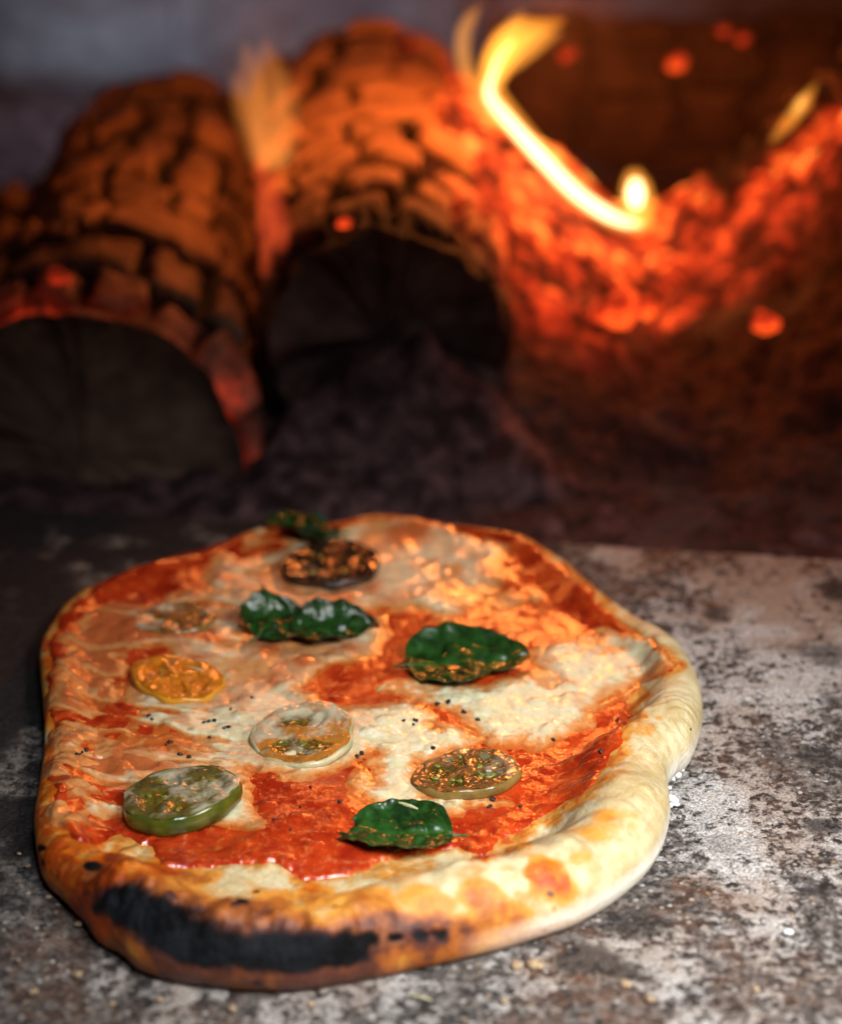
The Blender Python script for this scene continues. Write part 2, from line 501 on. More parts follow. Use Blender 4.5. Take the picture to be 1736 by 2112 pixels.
def build_floor():
    us = np.arange(-0.62, 0.62, 0.0026); vs = np.concatenate([[0.0, 0.0012, 0.0026], np.arange(0.005, 0.62, 0.0026)])
    mid = (EA + EB) / 2
    Ug, Vg = np.meshgrid(us, vs)
    edge = 0.004 * fbm2(Ug, Ug * 0, 0.05, 4, 91) * np.exp(-Vg / 0.02)
    X = mid[0] + edir[0] * Ug + enor[0] * (Vg + edge); Y = mid[1] + edir[1] * Ug + enor[1] * (Vg + edge)
    Z = 0.0012 * fbm2(X, Y, 0.03, 4, 3) + 0.0010 * fbm2(X, Y, 0.007, 3, 5) - 0.003 * (1 - sstep(0, 0.005, Vg))
    Z -= 0.0012
    w = fbm2(X, Y, 0.05, 4, 21) + 0.9 * fbm2(X, Y, 0.014, 4, 24)
    flour = 0.34 + 0.40 * sstep(0.03, 0.12, X - 0.25 * np.clip(Y, 0, 1)) - 0.25 * sstep(-0.06, -0.14, X) * sstep(-0.16, -0.06, Y)
    flour = np.maximum(flour, blob_px(X, Y, [(1560, 1480, 210, 0.86), (1600, 1700, 230, 0.95), (1500, 1640, 160, 1.0), (1640, 1830, 150, 0.74),
                                             (1500, 1340, 150, 0.50), (1300, 1240, 90, 0.35), (1390, 1300, 90, 0.45), (1620, 1300, 110, 0.40),
                                             (1250, 1125, 60, 0.75), (1180, 1115, 30, 0.5), (1420, 1200, 90, 0.9), (1540, 1220, 110, 0.8), (1300, 1180, 80, 0.8), (1640, 1180, 80, 0.75), (1280, 1135, 60, 1.1)], noise=w * 0.7))
    flour = np.maximum(flour, blob_px(X, Y, [(700, 2070, 340, 0.80), (1100, 2010, 170, 0.74), (1350, 1975, 130, 0.80), (1250, 1950, 70, 0.8), (280, 2050, 260, 0.68),
                                             (1500, 2060, 260, 0.60), (560, 2070, 90, 0.74), (60, 1930, 200, 0.55), (960, 2090, 110, 0.62),
                                             (40, 2030, 60, 0.6), (1690, 1960, 100, 0.62), (20, 1740, 110, 0.2)], noise=w * 0.6))
    flour = np.maximum(flour, blob_px(X, Y, [(385, 2034, 46, 1.6), (330, 2022, 30, 1.5), (450, 2044, 34, 1.3), (1388, 1640, 26, 1.3), (1360, 1760, 26, 1.0)], noise=w * 0.3))
    smear = fbm2(X + 0.15 * Y, 0.35 * Y, 0.022, 4, 26)
    flour = flour + 0.10 * sstep(0.05, 0.15, X) + 0.42 * fbm2(X, Y, 0.075, 3, 28) + 0.34 * smear * sstep(-0.1, 0.05, X + 0.1)
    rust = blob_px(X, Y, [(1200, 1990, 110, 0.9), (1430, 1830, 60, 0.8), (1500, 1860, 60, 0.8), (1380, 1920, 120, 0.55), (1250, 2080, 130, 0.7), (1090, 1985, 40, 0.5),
                          (1500, 1190, 260, 0.95), (1330, 1190, 140, 0.8), (1640, 1260, 160, 0.9), (1560, 2000, 160, 0.5), (1180, 2050, 70, .6), (600, 2000, 60, 0.3)], noise=w * 0.8)  # rust stains; the back-right blobs paint in the fire's warm light
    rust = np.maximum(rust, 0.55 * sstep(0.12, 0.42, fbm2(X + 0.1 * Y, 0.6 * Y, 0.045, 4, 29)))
    soot_shade = 1 - sstep(-0.17, -0.03, X + 0.16 * w - 0.14 * sstep(-0.02, -0.16, Y) * 1.0)  # soot, deepened on the left to paint in the shade there
    soot_shade = np.maximum(np.clip(1.1 * soot_shade, 0, 1) * sstep(-0.20, -0.06, Y + 0.08 * w), blob_px(X, Y, [(420, 1060, 420, 1.0), (60, 1250, 260, 0.95), (800, 1040, 330, 0.9), (20, 1480, 150, 0.8), (30, 1640, 110, 0.45),
                              (1300, 1890, 70, 0.72), (1220, 1975, 75, 0.80), (1280, 1995, 40, 0.8), (1700, 1350, 70, 0.7), (1720, 1210, 50, 0.8), (1700, 1560, 50, 0.75),
                              (1690, 1700, 40, 0.85), (1680, 1830, 45, 0.75), (1715, 1440, 40, 0.7), (1480, 1260, 40, 0.7), (1440, 1290, 28, .7), (1400, 1690, 40, 0.55),
                              (1560, 1580, 40, 0.35), (1490, 1730, 60, 0.5), (1100, 1120, 80, 0.8), (860, 2010, 160, 0.35)], noise=w * 0.8))
    nv, nu = X.shape
    V = np.stack([X, Y, Z], -1).reshape(-1, 3)
    Fq = grid_faces(nv, nu)
    # the back edge of the slab drops to the ash behind it
    drop = V[:nu].copy(); drop[:, 2] = -0.03
    base = len(V)
    i = np.arange(nu - 1)
    F2 = np.stack([i, base + i, base + i + 1, i + 1], -1)
    V = np.vstack([V, drop])
    ext = lambda a: np.concatenate([a.ravel(), a[0]])
    o = mesh_obj('oven_floor', V, np.vstack([Fq[:, ::-1], F2]), M_FLOOR, attrs={'flour': ext(flour), 'soot_shade': ext(soot_shade), 'rust': ext(rust)})
    tag(o, None, None, kind='structure')


build_floor()

# ------------------------------------------------------------------ pizza
PZ = on_z(750, 1560, 0.012)[:2]
OUTLINE = [(82, 1330), (86, 1420), (92, 1500), (90, 1560), (80, 1640), (71, 1700), (76, 1760), (88, 1810), (120, 1842), (165, 1890), (195, 1930), (240, 1955),
           (275, 1985), (340, 2008), (430, 2022), (520, 2030), (640, 2028), (760, 2006), (850, 1986), (950, 1965), (1050, 1940), (1130, 1915), (1200, 1890),
           (1270, 1850), (1330, 1800), (1365, 1750), (1381, 1690), (1378, 1640), (1378, 1612), (1402, 1580), (1425, 1560), (1444, 1510), (1448, 1460),
           (1436, 1400), (1402, 1340), (1350, 1295), (1290, 1260), (1230, 1210), (1180, 1160), (1130, 1128), (1080, 1100), (1010, 1086), (940, 1073),
           (860, 1062), (780, 1059), (730, 1064), (690, 1074), (600, 1077), (520, 1082), (440, 1115), (350, 1140), (260, 1170), (190, 1200), (140, 1230), (105, 1280)]


def out_z(px, py):
    t = np.clip((1640 - py) / 500.0, 0, 1)
    return 0.006 + 0.007 * t


def top_xy(pts, z=0.014):
    return [on_z(px, py, z)[:2] for px, py in pts]


def pizza_outline(n):
    P = np.array([on_z(px, py, out_z(px, py))[:2] - PZ for px, py in OUTLINE])
    # smooth closed Catmull-Rom, resampled by angle about the middle
    pts = []
    m = len(P)
    for i in range(m):
        p0, p1, p2, p3 = P[i - 1], P[i], P[(i + 1) % m], P[(i + 2) % m]
        for t in np.linspace(0, 1, 12, endpoint=False):
            pts.append(0.5 * ((2 * p1) + (-p0 + p2) * t + (2 * p0 - 5 * p1 + 4 * p2 - p3) * t * t + (-p0 + 3 * p1 - 3 * p2 + p3) * t ** 3))
    pts = np.array(pts)
    a = np.arctan2(pts[:, 1], pts[:, 0]); r = np.hypot(pts[:, 0], pts[:, 1])
    k = np.argsort(a); a, r = a[k], r[k]
    th = np.linspace(-PI, PI, n, endpoint=False)
    rr = np.interp(th, np.concatenate([a - 2 * PI, a, a + 2 * PI]), np.tile(r, 3))
    ker = np.hanning(9); ker /= ker.sum()
    rr = np.convolve(np.concatenate([rr[-4:], rr, rr[:4]]), ker, 'valid')
    return th, rr


SAUCE = [(97, 1330), (140, 1245), (230, 1195), (330, 1155), (450, 1118), (600, 1086), (740, 1068), (880, 1070), (1000, 1092), (1080, 1108), (1140, 1145), (1200, 1205),
         (1240, 1262), (1310, 1305), (1375, 1350), (1390, 1385), (1320, 1395), (1285, 1440), (1300, 1475), (1270, 1530), (1235, 1590), (1215, 1620), (1150, 1655), (1100, 1690),
         (1040, 1730), (1000, 1778), (940, 1752), (870, 1765), (790, 1788), (720, 1812), (630, 1808), (560, 1785), (480, 1790), (410, 1800), (325, 1788), (310, 1745),
         (250, 1715), (200, 1738), (140, 1735), (110, 1690), (104, 1600), (112, 1500), (97, 1420)]
CHEESE = [
    [(180, 1275), (230, 1250), (310, 1255), (420, 1205), (445, 1160), (500, 1118), (560, 1105), (640, 1120), (710, 1090), (770, 1075), (860, 1076), (950, 1095), (1040, 1135),
     (1032, 1190), (1010, 1245), (960, 1272), (900, 1285), (850, 1262), (780, 1270), (800, 1310), (770, 1350), (690, 1380), (655, 1415), (640, 1450), (720, 1468),
     (840, 1455), (920, 1500), (985, 1528), (950, 1545), (860, 1570), (850, 1610), (880, 1648), (1000, 1652), (1040, 1662), (960, 1690), (880, 1685), (800, 1668), (720, 1645),
     (735, 1600), (770, 1560), (690, 1590), (610, 1606), (545, 1615), (525, 1660), (540, 1712), (470, 1705), (400, 1690), (350, 1702), (270, 1682), (200, 1690), (125, 1705),
     (100, 1660), (108, 1590), (112, 1500), (120, 1430), (118, 1370), (130, 1320)],
    [(800, 1425), (860, 1398), (1000, 1425), (1090, 1390), (1110, 1345), (1180, 1325), (1250, 1305), (1330, 1325), (1385, 1370), (1330, 1400), (1290, 1435), (1215, 1468), (1205, 1500),
     (1150, 1530), (1120, 1548), (1080, 1530), (1030, 1540), (985, 1512), (930, 1470), (870, 1440)],
    [(1010, 1240), (1060, 1225), (1110, 1235), (1080, 1262), (1020, 1270)],
]
STREAKS = [([(345, 1340), (285, 1366), (258, 1415), (250, 1470), (185, 1500), (150, 1512)], 11), ([(250, 1480), (225, 1530), (165, 1545)], 8), ([(470, 1338), (530, 1330), (560, 1296)], 6),
           ([(120, 1300), (165, 1255), (215, 1222), (270, 1235)], 20), ([(330, 1205), (390, 1190), (415, 1165)], 13), ([(640, 1430), (700, 1408), (780, 1432), (870, 1455), (945, 1495), (1010, 1540)], 12),
           ([(690, 1605), (750, 1575), (772, 1560)], 5), ([(500, 1620), (560, 1600), (600, 1600)], 5), ([(330, 1260), (420, 1280)], 9), ([(560, 1130), (500, 1150)], 7),
           ([(860, 1290), (800, 1300), (760, 1275)], 7), ([(1210, 1470), (1290, 1430), (1340, 1395)], 8), ([(760, 1590), (775, 1620)], 9), ([(180, 1580), (130, 1610)], 6), ([(110, 1690), (190, 1655), (270, 1650)], 5)]
CHAR_LINE = [(255, 1856), (300, 1890), (350, 1925), (420, 1950), (500, 1965), (600, 1968), (700, 1962)]
CHAR_BLOBS = [(275, 1870, 46, 1.22), (320, 1900, 63, 1.35), (190, 1786, 28, 1.08), (243, 1832, 18, 1.08), (205, 1870, 34, 1.15), (180, 1842, 16, 0.81), (200, 1838, 14, 0.81), (528, 1838, 15, 1.08), (498, 1858, 18, 1.01),
              (815, 1934, 25, 1.08), (868, 1930, 25, 0.97), (908, 1926, 25, 1.01), (755, 1938, 39, 1.08), (1030, 1946, 15, 1.01), (930, 1952, 10, 0.81), (955, 1956, 9, 0.81), (545, 1830, 9, 0.68), (600, 1862, 8, 0.68),
              (690, 1870, 9, 0.68), (1145, 1875, 10, 0.54), (82, 1750, 14, 1.22), (85, 1780, 12, 1.08), (650, 1890, 10, 0.68)]
TOAST_BLOBS = [(130, 1790, 70, .85), (180, 1740, 60, .6), (230, 1770, 40, .95), (120, 1740, 40, .7), (210, 1810, 120, .9), (290, 1830, 90, .9), (330, 1860, 120, .85), (480, 1900, 110, .85), (620, 1920, 120, .8), (780, 1930, 110, 1.05), (930, 1925, 90, .95), (690, 1935, 80, 1.1), (860, 1935, 70, 1.1), (1050, 1890, 95, .62), (1130, 1830, 90, .58), (1120, 1780, 60, .5), (560, 1865, 100, .62), (650, 1850, 70, .6), (760, 1870, 80, .62), (1000, 1850, 70, .55), (900, 1870, 60, .55),
               (1200, 1770, 60, .45), (1240, 1680, 40, .35), (860, 1850, 60, .4), (730, 1860, 80, .42), (1280, 1690, 60, .20), (150, 1700, 80, .5), (90, 1620, 70, .5), (110, 1480, 80, .42), (100, 1380, 60, .5), (1230, 1720, 50, .28),
               (1080, 1760, 40, .2), (660, 1990, 60, .6), (420, 2005, 60, .55), (300, 1985, 50, .5), (840, 1970, 60, .5)]
OIL_BLOBS = [(110, 1770, 60, .55), (190, 1725, 60, .7), (90, 1660, 60, .95), (260, 1740, 50, .7), (95, 1560, 60, .9), (100, 1440, 60, .9), (1275, 1465, 62, 1.0), (1320, 1435, 40, .85), (1250, 1560, 62, .85), (1170, 1650, 62, .85), (1065, 1745, 55, .75), (1125, 1805, 78, .88), (980, 1800, 40, .4), (1215, 1640, 40, .7), (1290, 1450, 50, .8), (1310, 1500, 40, .5), (1200, 1610, 70, .75), (1130, 1690, 60, .6), (1070, 1760, 45, .45), (1380, 1370, 40, .9), (1330, 1340, 50, .7), (1200, 1200, 60, .7), (1090, 1120, 70, .8),
             (960, 1085, 70, .7), (800, 1068, 80, .8), (600, 1085, 60, .6), (330, 1165, 50, .3), (150, 1260, 60, .75), (95, 1330, 40, .9), (110, 1560, 60, .5), (100, 1690, 50, .6), (160, 1740, 50, .6), (330, 1790, 40, .5),
             (640, 1820, 50, .6), (800, 1800, 50, .5), (850, 1790, 50, .5), (1240, 1420, 40, .4), (1300, 1560, 60, .25), (1050, 1790, 40, .35), (1090, 1850, 70, .35), (120, 1800, 30, .5), (1360, 1480, 14, .4)]


def build_pizza():
    NA = 1300
    th, R = pizza_outline(NA)
    rim = np.concatenate([np.linspace(0.004, 0.70, 190), 1 - 0.30 * np.cos(np.linspace(0, PI / 2, 95))[1:]])
    poly = np.stack([R * np.cos(th), R * np.sin(th)], -1)
    S, T = np.meshgrid(rim, th, indexing='ij')
    lx, ly = S * (R * np.cos(th))[None, :], S * (R * np.sin(th))[None, :]
    sub = poly[::6]
    d = np.maximum(sd_poly(lx, ly, sub), 0.0)
    d = np.minimum(d, (1 - S) * R[None, :] * 1.0 + 1e-9) * sstep(0, 1e-6, 1 - S)
    X, Y = lx + PZ[0], ly + PZ[1]
    deg = np.degrees(th)[None, :] + 0 * S
    # crust height and width round the edge: angle 0 = right, -90 = front
    key = np.array([-180, -160, -140, -115, -90, -65, -40, -20, -5, 12, 30, 60, 90, 120, 150, 165, 180])
    hc = np.interp(deg, key, np.array([15, 16, 22, 27, 27, 26, 25, 25, 25, 23, 19, 14, 13, 12, 13, 14, 15]) / 1000.0)
    w1 = np.interp(deg, key, np.array([10, 11, 14, 18, 18, 18, 18, 18, 17, 16, 12, 8, 8, 8, 9, 9, 10]) / 1000.0)
    w2 = np.interp(deg, key, np.array([26, 28, 36, 44, 46, 46, 48, 48, 44, 38, 30, 22, 22, 22, 24, 24, 26]) / 1000.0)
    lump = fbm2(T * 5.0, T * 0 + 2.2, 1.0, 3, 33)
    hc = hc * (1 + 0.22 * lump); w2 = w2 * (1 + 0.3 * fbm2(T * 6.0, T * 0 + 5.2, 1.0, 3, 37))
    zb = 0.0085 + 0 * d
    up = zb + (hc - zb) * np.sqrt(np.clip(1 - ((w1 - np.minimum(d, w1)) / w1) ** 2, 0, 1))
    h0 = 0.0085 + 0.0012 * fbm2(X, Y, 0.04, 3, 8)
    dn = h0 + (hc - h0) * (1 - sstep(w1, w2, d))
    Z = np.where(d < w1, up, dn)
    inner = sstep(0, 0.012, d)
    Z = Z + (0.0034 * fbm2(X, Y, 0.040, 3, 40, 0.42) + 0.0005 * fbm2(X, Y, 0.010, 3, 41)) * (0.35 + 0.65 * inner)
    # strings of cheese and folds on the left rim
    fold = np.sin(Y * 520 + 5.0 * fbm2(X, Y, 0.03, 3, 50) * 3.0) * 0.0011 * sstep(-0.085, -0.125, X) * sstep(0.05, -0.02, np.abs(Y + 0.04) - 0.05)
    Z = Z + 0.6 * fold * inner
    # blistered char swelling at the front left, and folds at the right bulge
    cx = d_line(X, Y, top_xy(CHAR_LINE, 0.016))
    Z = Z + 0.004 * np.exp(-(cx / 0.016) ** 2) * (1 + 0.8 * fbm2(X, Y, 0.007, 3, 61))
    pb = on_z(1415, 1530, 0.012)[:2]
    rr = np.hypot(X - pb[0], Y - pb[1])
    Z = Z + 0.0005 * np.sin(rr * 1100 + 3 * fbm2(X, Y, 0.02, 2, 66)) * np.exp(-(rr / 0.022) ** 2)
    f1, f2, rid = cells2(X / 0.0052 + 0.4 * fbm2(X, Y, 0.01, 2, 72), Y / 0.0052, 73)
    Z = Z + 0.0009 * (rid - 0.25) * np.clip(1 - (f1 / 0.6) ** 2, 0, 1) * sstep(-0.02, -0.10, X) * sstep(-0.07, -0.12, Y)
    Z = Z + 0.0016 * np.exp(-(cx / 0.017) ** 2) * fbm2(X, Y, 0.0042, 3, 64)
    # small bubbles
    f1, f2, rid = cells2(X / 0.011, Y / 0.011, 71)
    Z = Z + 0.0009 * (rid > 0.72) * np.clip(1 - (f1 / 0.42) ** 2, 0, 1)

    # where the sight line through each point meets the level the colour zones were measured on
    k_ = (0.014 - CAM_H) / (Z - CAM_H)
    XV, YV = k_ * X, CAM_Y + k_ * (Y - CAM_Y)
    noise = fbm2(X, Y, 0.02, 4, 80)
    nn = noise * 0.0055 + 0.0016 * fbm2(X, Y, 0.004, 3, 84)
    sm = sd_poly(XV, YV, top_xy(SAUCE)) + nn
    sauce = sstep(-0.0012, 0.0022, sm)
    cm = np.full(X.shape, -1.0)
    for poly_ in CHEESE:
        cm = np.maximum(cm, sd_poly(XV, YV, top_xy(poly_)))
    for line, wpx in STREAKS:
        cm = np.minimum(cm, d_line(XV, YV, top_xy(line)) - wpx * 0.000205)
    cm = cm + 0.8 * nn
    cheese = sstep(-0.0075, 0.0085, cm)
    # thin oily gaps inside the cheese, drawn out into strings on the left rim
    left = sstep(-0.055, -0.105, X) * sstep(-0.175, -0.12, Y)
    strings = fbm2(X * 0.32 + 0.15 * Y, Y + 0.25 * X, 0.0095, 3, 180)
    cheese = cheese * (1 - 0.38 * sstep(0.16, 0.45, fbm2(X, Y, 0.026, 4, 188))) - left * 0.75 * sstep(0.02, 0.40, strings) * cheese
    holes = sstep(0.20, 0.42, fbm2(X, Y, 0.022, 4, 88)) * sstep(0.012, 0.0, cm)
    cheese = cheese * (1 - 0.8 * holes)

    toast = blob_px(XV, YV, TOAST_BLOBS, 0.014, noise=0.8 * noise)
    char = blob_px(XV, YV, CHAR_BLOBS, 0.014, noise=0.5 * noise)
    cl = top_xy(CHAR_LINE, 0.014)
    char = np.maximum(char, 1.25 * (1 - sstep(0.004, 0.0215, d_line(XV, YV, cl) + 0.006 * noise + 0.003 * fbm2(X, Y, 0.006, 3, 83))))
    toast = np.maximum(toast, 1.12 * (1 - sstep(0.008, 0.036, d_line(XV, YV, cl) + 0.010 * noise)))
    char = char * sstep(0.0070, 0.0115, Z + 0.003 * noise)
    oil = blob_px(XV, YV, OIL_BLOBS, 0.014, noise=0.9 * noise)
    oil = np.maximum(oil, 0.75 * sstep(-0.007, 0.001, sm + 0.5 * nn))
    oil = np.maximum(oil, np.interp(deg, [-180, -150, -128, -118, 38, 55, 80, 130, 150, 180], [.85, .8, .6, 0, 0, .75, .95, .9, .75, .85]) * sstep(-0.35, 0.05, noise + 0.5 * fbm2(X, Y, 0.012, 3, 87)) * sstep(0.030, 0.018, d))
    flour = sstep(0.0145, 0.0075, Z) * sstep(0.02, 0.0, d) * np.interp(deg, [-180, -75, -62, -30, -12, 8, 16, 180], [0, 0, .5, 1, 1, .6, 0, 0])

    nr = len(rim)
    # underside rings tucked below the edge
    V = [np.stack([X, Y, Z], -1).reshape(-1, 3)]
    A = {k: [v.ravel()] for k, v in (('toast', toast), ('char', char), ('oil', oil), ('flour', flour))}
    edge_z = Z[-1]
    for q in range(1, 11):
        a = q / 10 * PI / 2
        off = 0.0075 * (1 - math.cos(a))
        rr_ = R - off
        V.append(np.stack([PZ[0] + rr_ * np.cos(th), PZ[1] + rr_ * np.sin(th), edge_z * (1 - math.sin(a)) - 0.001 * math.sin(a)], -1))
        for k, v in (('toast', toast), ('char', char), ('oil', oil), ('flour', flour)):
            last = v[-1]
            if k == 'flour':
                last = np.maximum(np.minimum(last, 0.66), np.interp(np.degrees(th), [-180, -150, -120, -100, -75, -62, -30, -12, 8, 16, 180], [0, 0, .04, .03, 0, .6, 1, 1, .7, 0, 0]) * min(1, q / 4))
            if k == 'char':
                last = last * max(0, 1 - q / 2.5)
            if k == 'toast':
                last = np.maximum(last, np.interp(np.degrees(th), [-180, -160, -140, -70, -55, -45, 180], [.3, .45, .58, .58, .45, 0, 0]))
            if k == 'oil':
                last = last * max(0.35, 1 - q / 12)
            A[k].append(last)
    V = np.vstack(V)
    root = thing('pizza', 'oval pizza with a blistered crust burnt black at the front, baking on the oven floor', 'pizza', (PZ[0], PZ[1], 0))
    V0 = V - np.array([PZ[0], PZ[1], 0])
    Fq = grid_faces(nr + 10, NA, True)
    mesh_obj('crust', V0, Fq, M_CRUST, root, {k: np.concatenate(v) for k, v in A.items()})

    def layer(name, mask, z, mat, attrs):
        Fq = grid_faces(nr, NA, True)
        keep = (mask.ravel()[Fq] > 0.004).any(1)
        Fq = Fq[keep]
        used = np.unique(Fq); remap = np.full(mask.size, -1); remap[used] = np.arange(len(used))
        P = np.stack([X - PZ[0], Y - PZ[1], z], -1).reshape(-1, 3)[used]
        return mesh_obj(name, P, remap[Fq], mat, root, {k: v.ravel()[used] for k, v in attrs.items()})

    bub = 0.0004 * fbm2(X, Y, 0.007, 3, 95)
    clump = 0.0022 * np.clip(fbm2(X, Y, 0.016, 3, 97) + 0.1, 0, 1)
    zs = Z - 0.0006 + sauce * (0.0016 + bub * 0.8 + clump * 0.6 * sstep(0.0, -0.10, Y))
    fr = sstep(-0.085, -0.13, Y)
    layer('tomato_sauce', sauce, zs, M_SAUCE, {'dry': fr})
    zc = zs - 0.00035 + cheese * 0.0019 + sstep(0.5, 1.0, cheese) * (0.5 * bub + 0.3 * clump)
    zc = np.where(sauce > 0.3, zc, Z - 0.0004 + cheese * 0.0024)
    stain_shade = np.clip(0.30 + 1.3 * fbm2(X, Y, 0.05, 4, 99), 0, 1) + 0.45 * sstep(-0.04, -0.115, X) * sstep(-0.17, -0.06, Y) + 0.25 * sstep(0.02, 0.12, Y)  # sauce stain; the left side also carries painted shade
    stain_shade = stain_shade + left * (0.10 - 1.5 * np.clip(strings + 0.12, -0.4, 0.4)) + 0.5 * fbm2(X, Y, 0.012, 3, 199)
    stain_shade = stain_shade - blob_px(XV, YV, [(1060, 1500, 160, .9), (1230, 1360, 120, .5), (820, 1520, 100, .6), (400, 1510, 120, .7), (900, 1670, 130, .7), (760, 1640, 90, .5), (230, 1660, 90, .7), (450, 1690, 90, .9), (930, 1260, 50, .8),
                                  (200, 1560, 40, .4)], 0.014, noise=0.5 * noise)
    layer('melted_cheese', cheese, zc, M_CHEESE, {'thick': cheese, 'stain_shade': stain_shade})
    top = np.maximum(np.maximum(Z, np.where(sauce > 0.3, zs, -1)), np.where(cheese > 0.3, zc, -1))
    return X.ravel()[::3], Y.ravel()[::3], top.ravel()[::3]


PX, PY, PT = build_pizza()


def surf(x, y, rad=0.0):
    d2 = (PX - x) ** 2 + (PY - y) ** 2
    if rad:
        k = d2 < rad * rad
        if k.any(): return float(np.percentile(PT[k], 70))
    return float(PT[np.argmin(d2)])


def on_pizza(px, py, rad=0.0):
    z = 0.012
    for _ in range(6):
        p = on_z(px, py, z); z = surf(p[0], p[1], rad)
    return np.array([p[0], p[1], z])


# ------------------------------------------------------------------ toppings
def tomato_slice(px, py, rad_px, T, label, mats, tilt=(0, 0), rot=0.0, locs=4, film=0.5, seeds=8, sink=0.4, squash=1.0, seed=1):
    skinmat, fleshmat, seedmat = mats
    c = on_pizza(px, py, 0.016)
    Rr = rad_px / FPX * np.linalg.norm(c - CAMP)
    root = thing('tomato_slice', label, 'tomato slice', tuple(c), 'cherry tomato slices on the pizza')
    root.location.z = c[2] - T * sink
    root.rotation_euler = (tilt[0], tilt[1], rot)
    n, nr = 120, 34
    th = np.linspace(0, 2 * PI, n, endpoint=False)
    wob = 1 + 0.05 * np.sin(2 * th + seed) + 0.03 * np.sin(3 * th + 2 * seed) + 0.02 * np.sin(7 * th + seed * 3)
    # flesh: top disc with hollows of jelly between its spokes
    rr = np.linspace(0.01, 0.985, nr)
    S, Tt = np.meshgrid(rr, th, indexing='ij')
    sw = Tt + 0.35 * np.sin(2.3 * S + seed) + 0.2 * np.sin(3 * Tt + seed)
    gel = sstep(0.10, 0.42, np.abs(np.sin(sw * locs / 2 + seed)) - 0.30) * sstep(0.16, 0.30, S) * (1 - sstep(0.66, 0.78, S))
    x = S * Rr * wob[None, :] * np.cos(Tt); y = S * Rr * wob[None, :] * np.sin(Tt) * squash
    z = T + 0.0008 * fbm2(x + seed, y, 0.005, 3, seed) - 0.0012 * gel + 0.0006 * gel * fbm2(x, y, 0.003, 2, seed + 4) - T * 0.06 * sstep(0.88, 0.97, S)
    z = z + 0.0012 * np.sin(Tt + seed) * S
    fm = film + 0.55 * fbm2(x + 2 * seed, y, 0.012, 3, seed + 9)
    V = np.vstack([np.stack([x, y, z], -1).reshape(-1, 3)])
    mesh_obj('flesh', V, grid_faces(nr, n, True), fleshmat, root, {'gel': gel, 'film': fm})
    # skin: the rounded band round the side
    prof = [(0.93, T * 0.80), (0.962, T * 0.93), (0.988, T * 0.88), (1.005, T * 0.78), (1.02, T * 0.62), (1.015, T * 0.3), (0.985, 0.02 * T), (0.93, -0.15 * T)]
    Vs = []
    for r_, z_ in prof:
        Vs.append(np.stack([r_ * Rr * wob * np.cos(th), r_ * Rr * wob * np.sin(th) * squash, z_ + 0.0012 * np.sin(th + seed) + 0.0003 * np.sin(9 * th)], -1))
    mesh_obj('skin', np.vstack(Vs), grid_faces(len(prof), n, True)[:, ::-1], skinmat, root)
    rg = random.Random(seed)
    k = 0
    for _ in range(200):
        if k >= seeds: break
        i, j = rg.randrange(6, nr - 8), rg.randrange(n)
        if gel[i, j] < 0.75: continue
        k += 1
        a = rg.random() * PI
        sv = []
        m1, m2 = 10, 7
        for q in range(m2):
            b = -PI / 2 + PI * q / (m2 - 1)
            for w in range(m1):
                g = 2 * PI * w / m1
                ex, ey, ez = 0.0017 * math.cos(b) * math.cos(g) * (1 + 0.3 * math.cos(g)), 0.0010 * math.cos(b) * math.sin(g), 0.0006 * math.sin(b)
                sv.append((x[i, j] + ex * math.cos(a) - ey * math.sin(a), y[i, j] + ex * math.sin(a) + ey * math.cos(a), z[i, j] + 0.0002 + ez))
        mesh_obj('seed', np.array(sv), grid_faces(m2, m1, True), seedmat, root)
    return root


M_GSKIN = mat_simple('green_tomato_skin', (0.035, 0.060, 0.006), (0.11, 0.115, 0.012), 90, 0.18, 0.0003, 0.4, 0.25)
M_BSKIN = mat_simple('olive_tomato_skin', (0.13, 0.085, 0.02), (0.24, 0.15, 0.04), 120, 0.2, 0.0004, 0.4, 0.25)
M_PSKIN = mat_simple('pale_tomato_skin', (0.36, 0.34, 0.17), (0.60, 0.50, 0.29), 90, 0.3, 0.0004, 0.4, 0.2)
M_OSKIN = mat_simple('orange_tomato_skin', (0.62, 0.24, 0.015), (0.72, 0.33, 0.03), 120, 0.2, 0.0003, 0.4, 0.25)
M_DSKIN = mat_simple('dark_tomato_skin', (0.025, 0.012, 0.008), (0.07, 0.03, 0.016), 120, 0.25, 0.0004, 0.4, 0.2)
M_GF = mat_tomato('green_tomato_flesh', (0.13, 0.10, 0.02), (0.16, 0.065, 0.008), (0.10, 0.12, 0.008), 0.95)
M_MF = mat_tomato('cheesy_tomato_flesh', (0.54, 0.20, 0.03), (0.12, 0.05, 0.008), (0.17, 0.13, 0.015), 1.0)
M_BF = mat_tomato('olive_tomato_flesh', (0.20, 0.085, 0.022), (0.060, 0.040, 0.006), (0.11, 0.075, 0.01), 0.5)
M_OF = mat_tomato('orange_tomato_flesh', (0.66, 0.21, 0.014), (0.56, 0.13, 0.008), (0.62, 0.20, 0.02), 0.25)
M_DF = mat_tomato('dark_tomato_flesh', (0.035, 0.014, 0.008), (0.015, 0.009, 0.005), (0.03, 0.024, 0.006), 0.10)
M_CF = mat_tomato('brown_tomato_flesh', (0.34, 0.13, 0.03), (0.20, 0.06, 0.012), (0.30, 0.13, 0.02), 1.0)
M_SEED = mat_simple('tomato_seed', (0.13, 0.15, 0.02), (0.24, 0.24, 0.05), 700, 0.2, 0.0002, 0.5, 0.4)

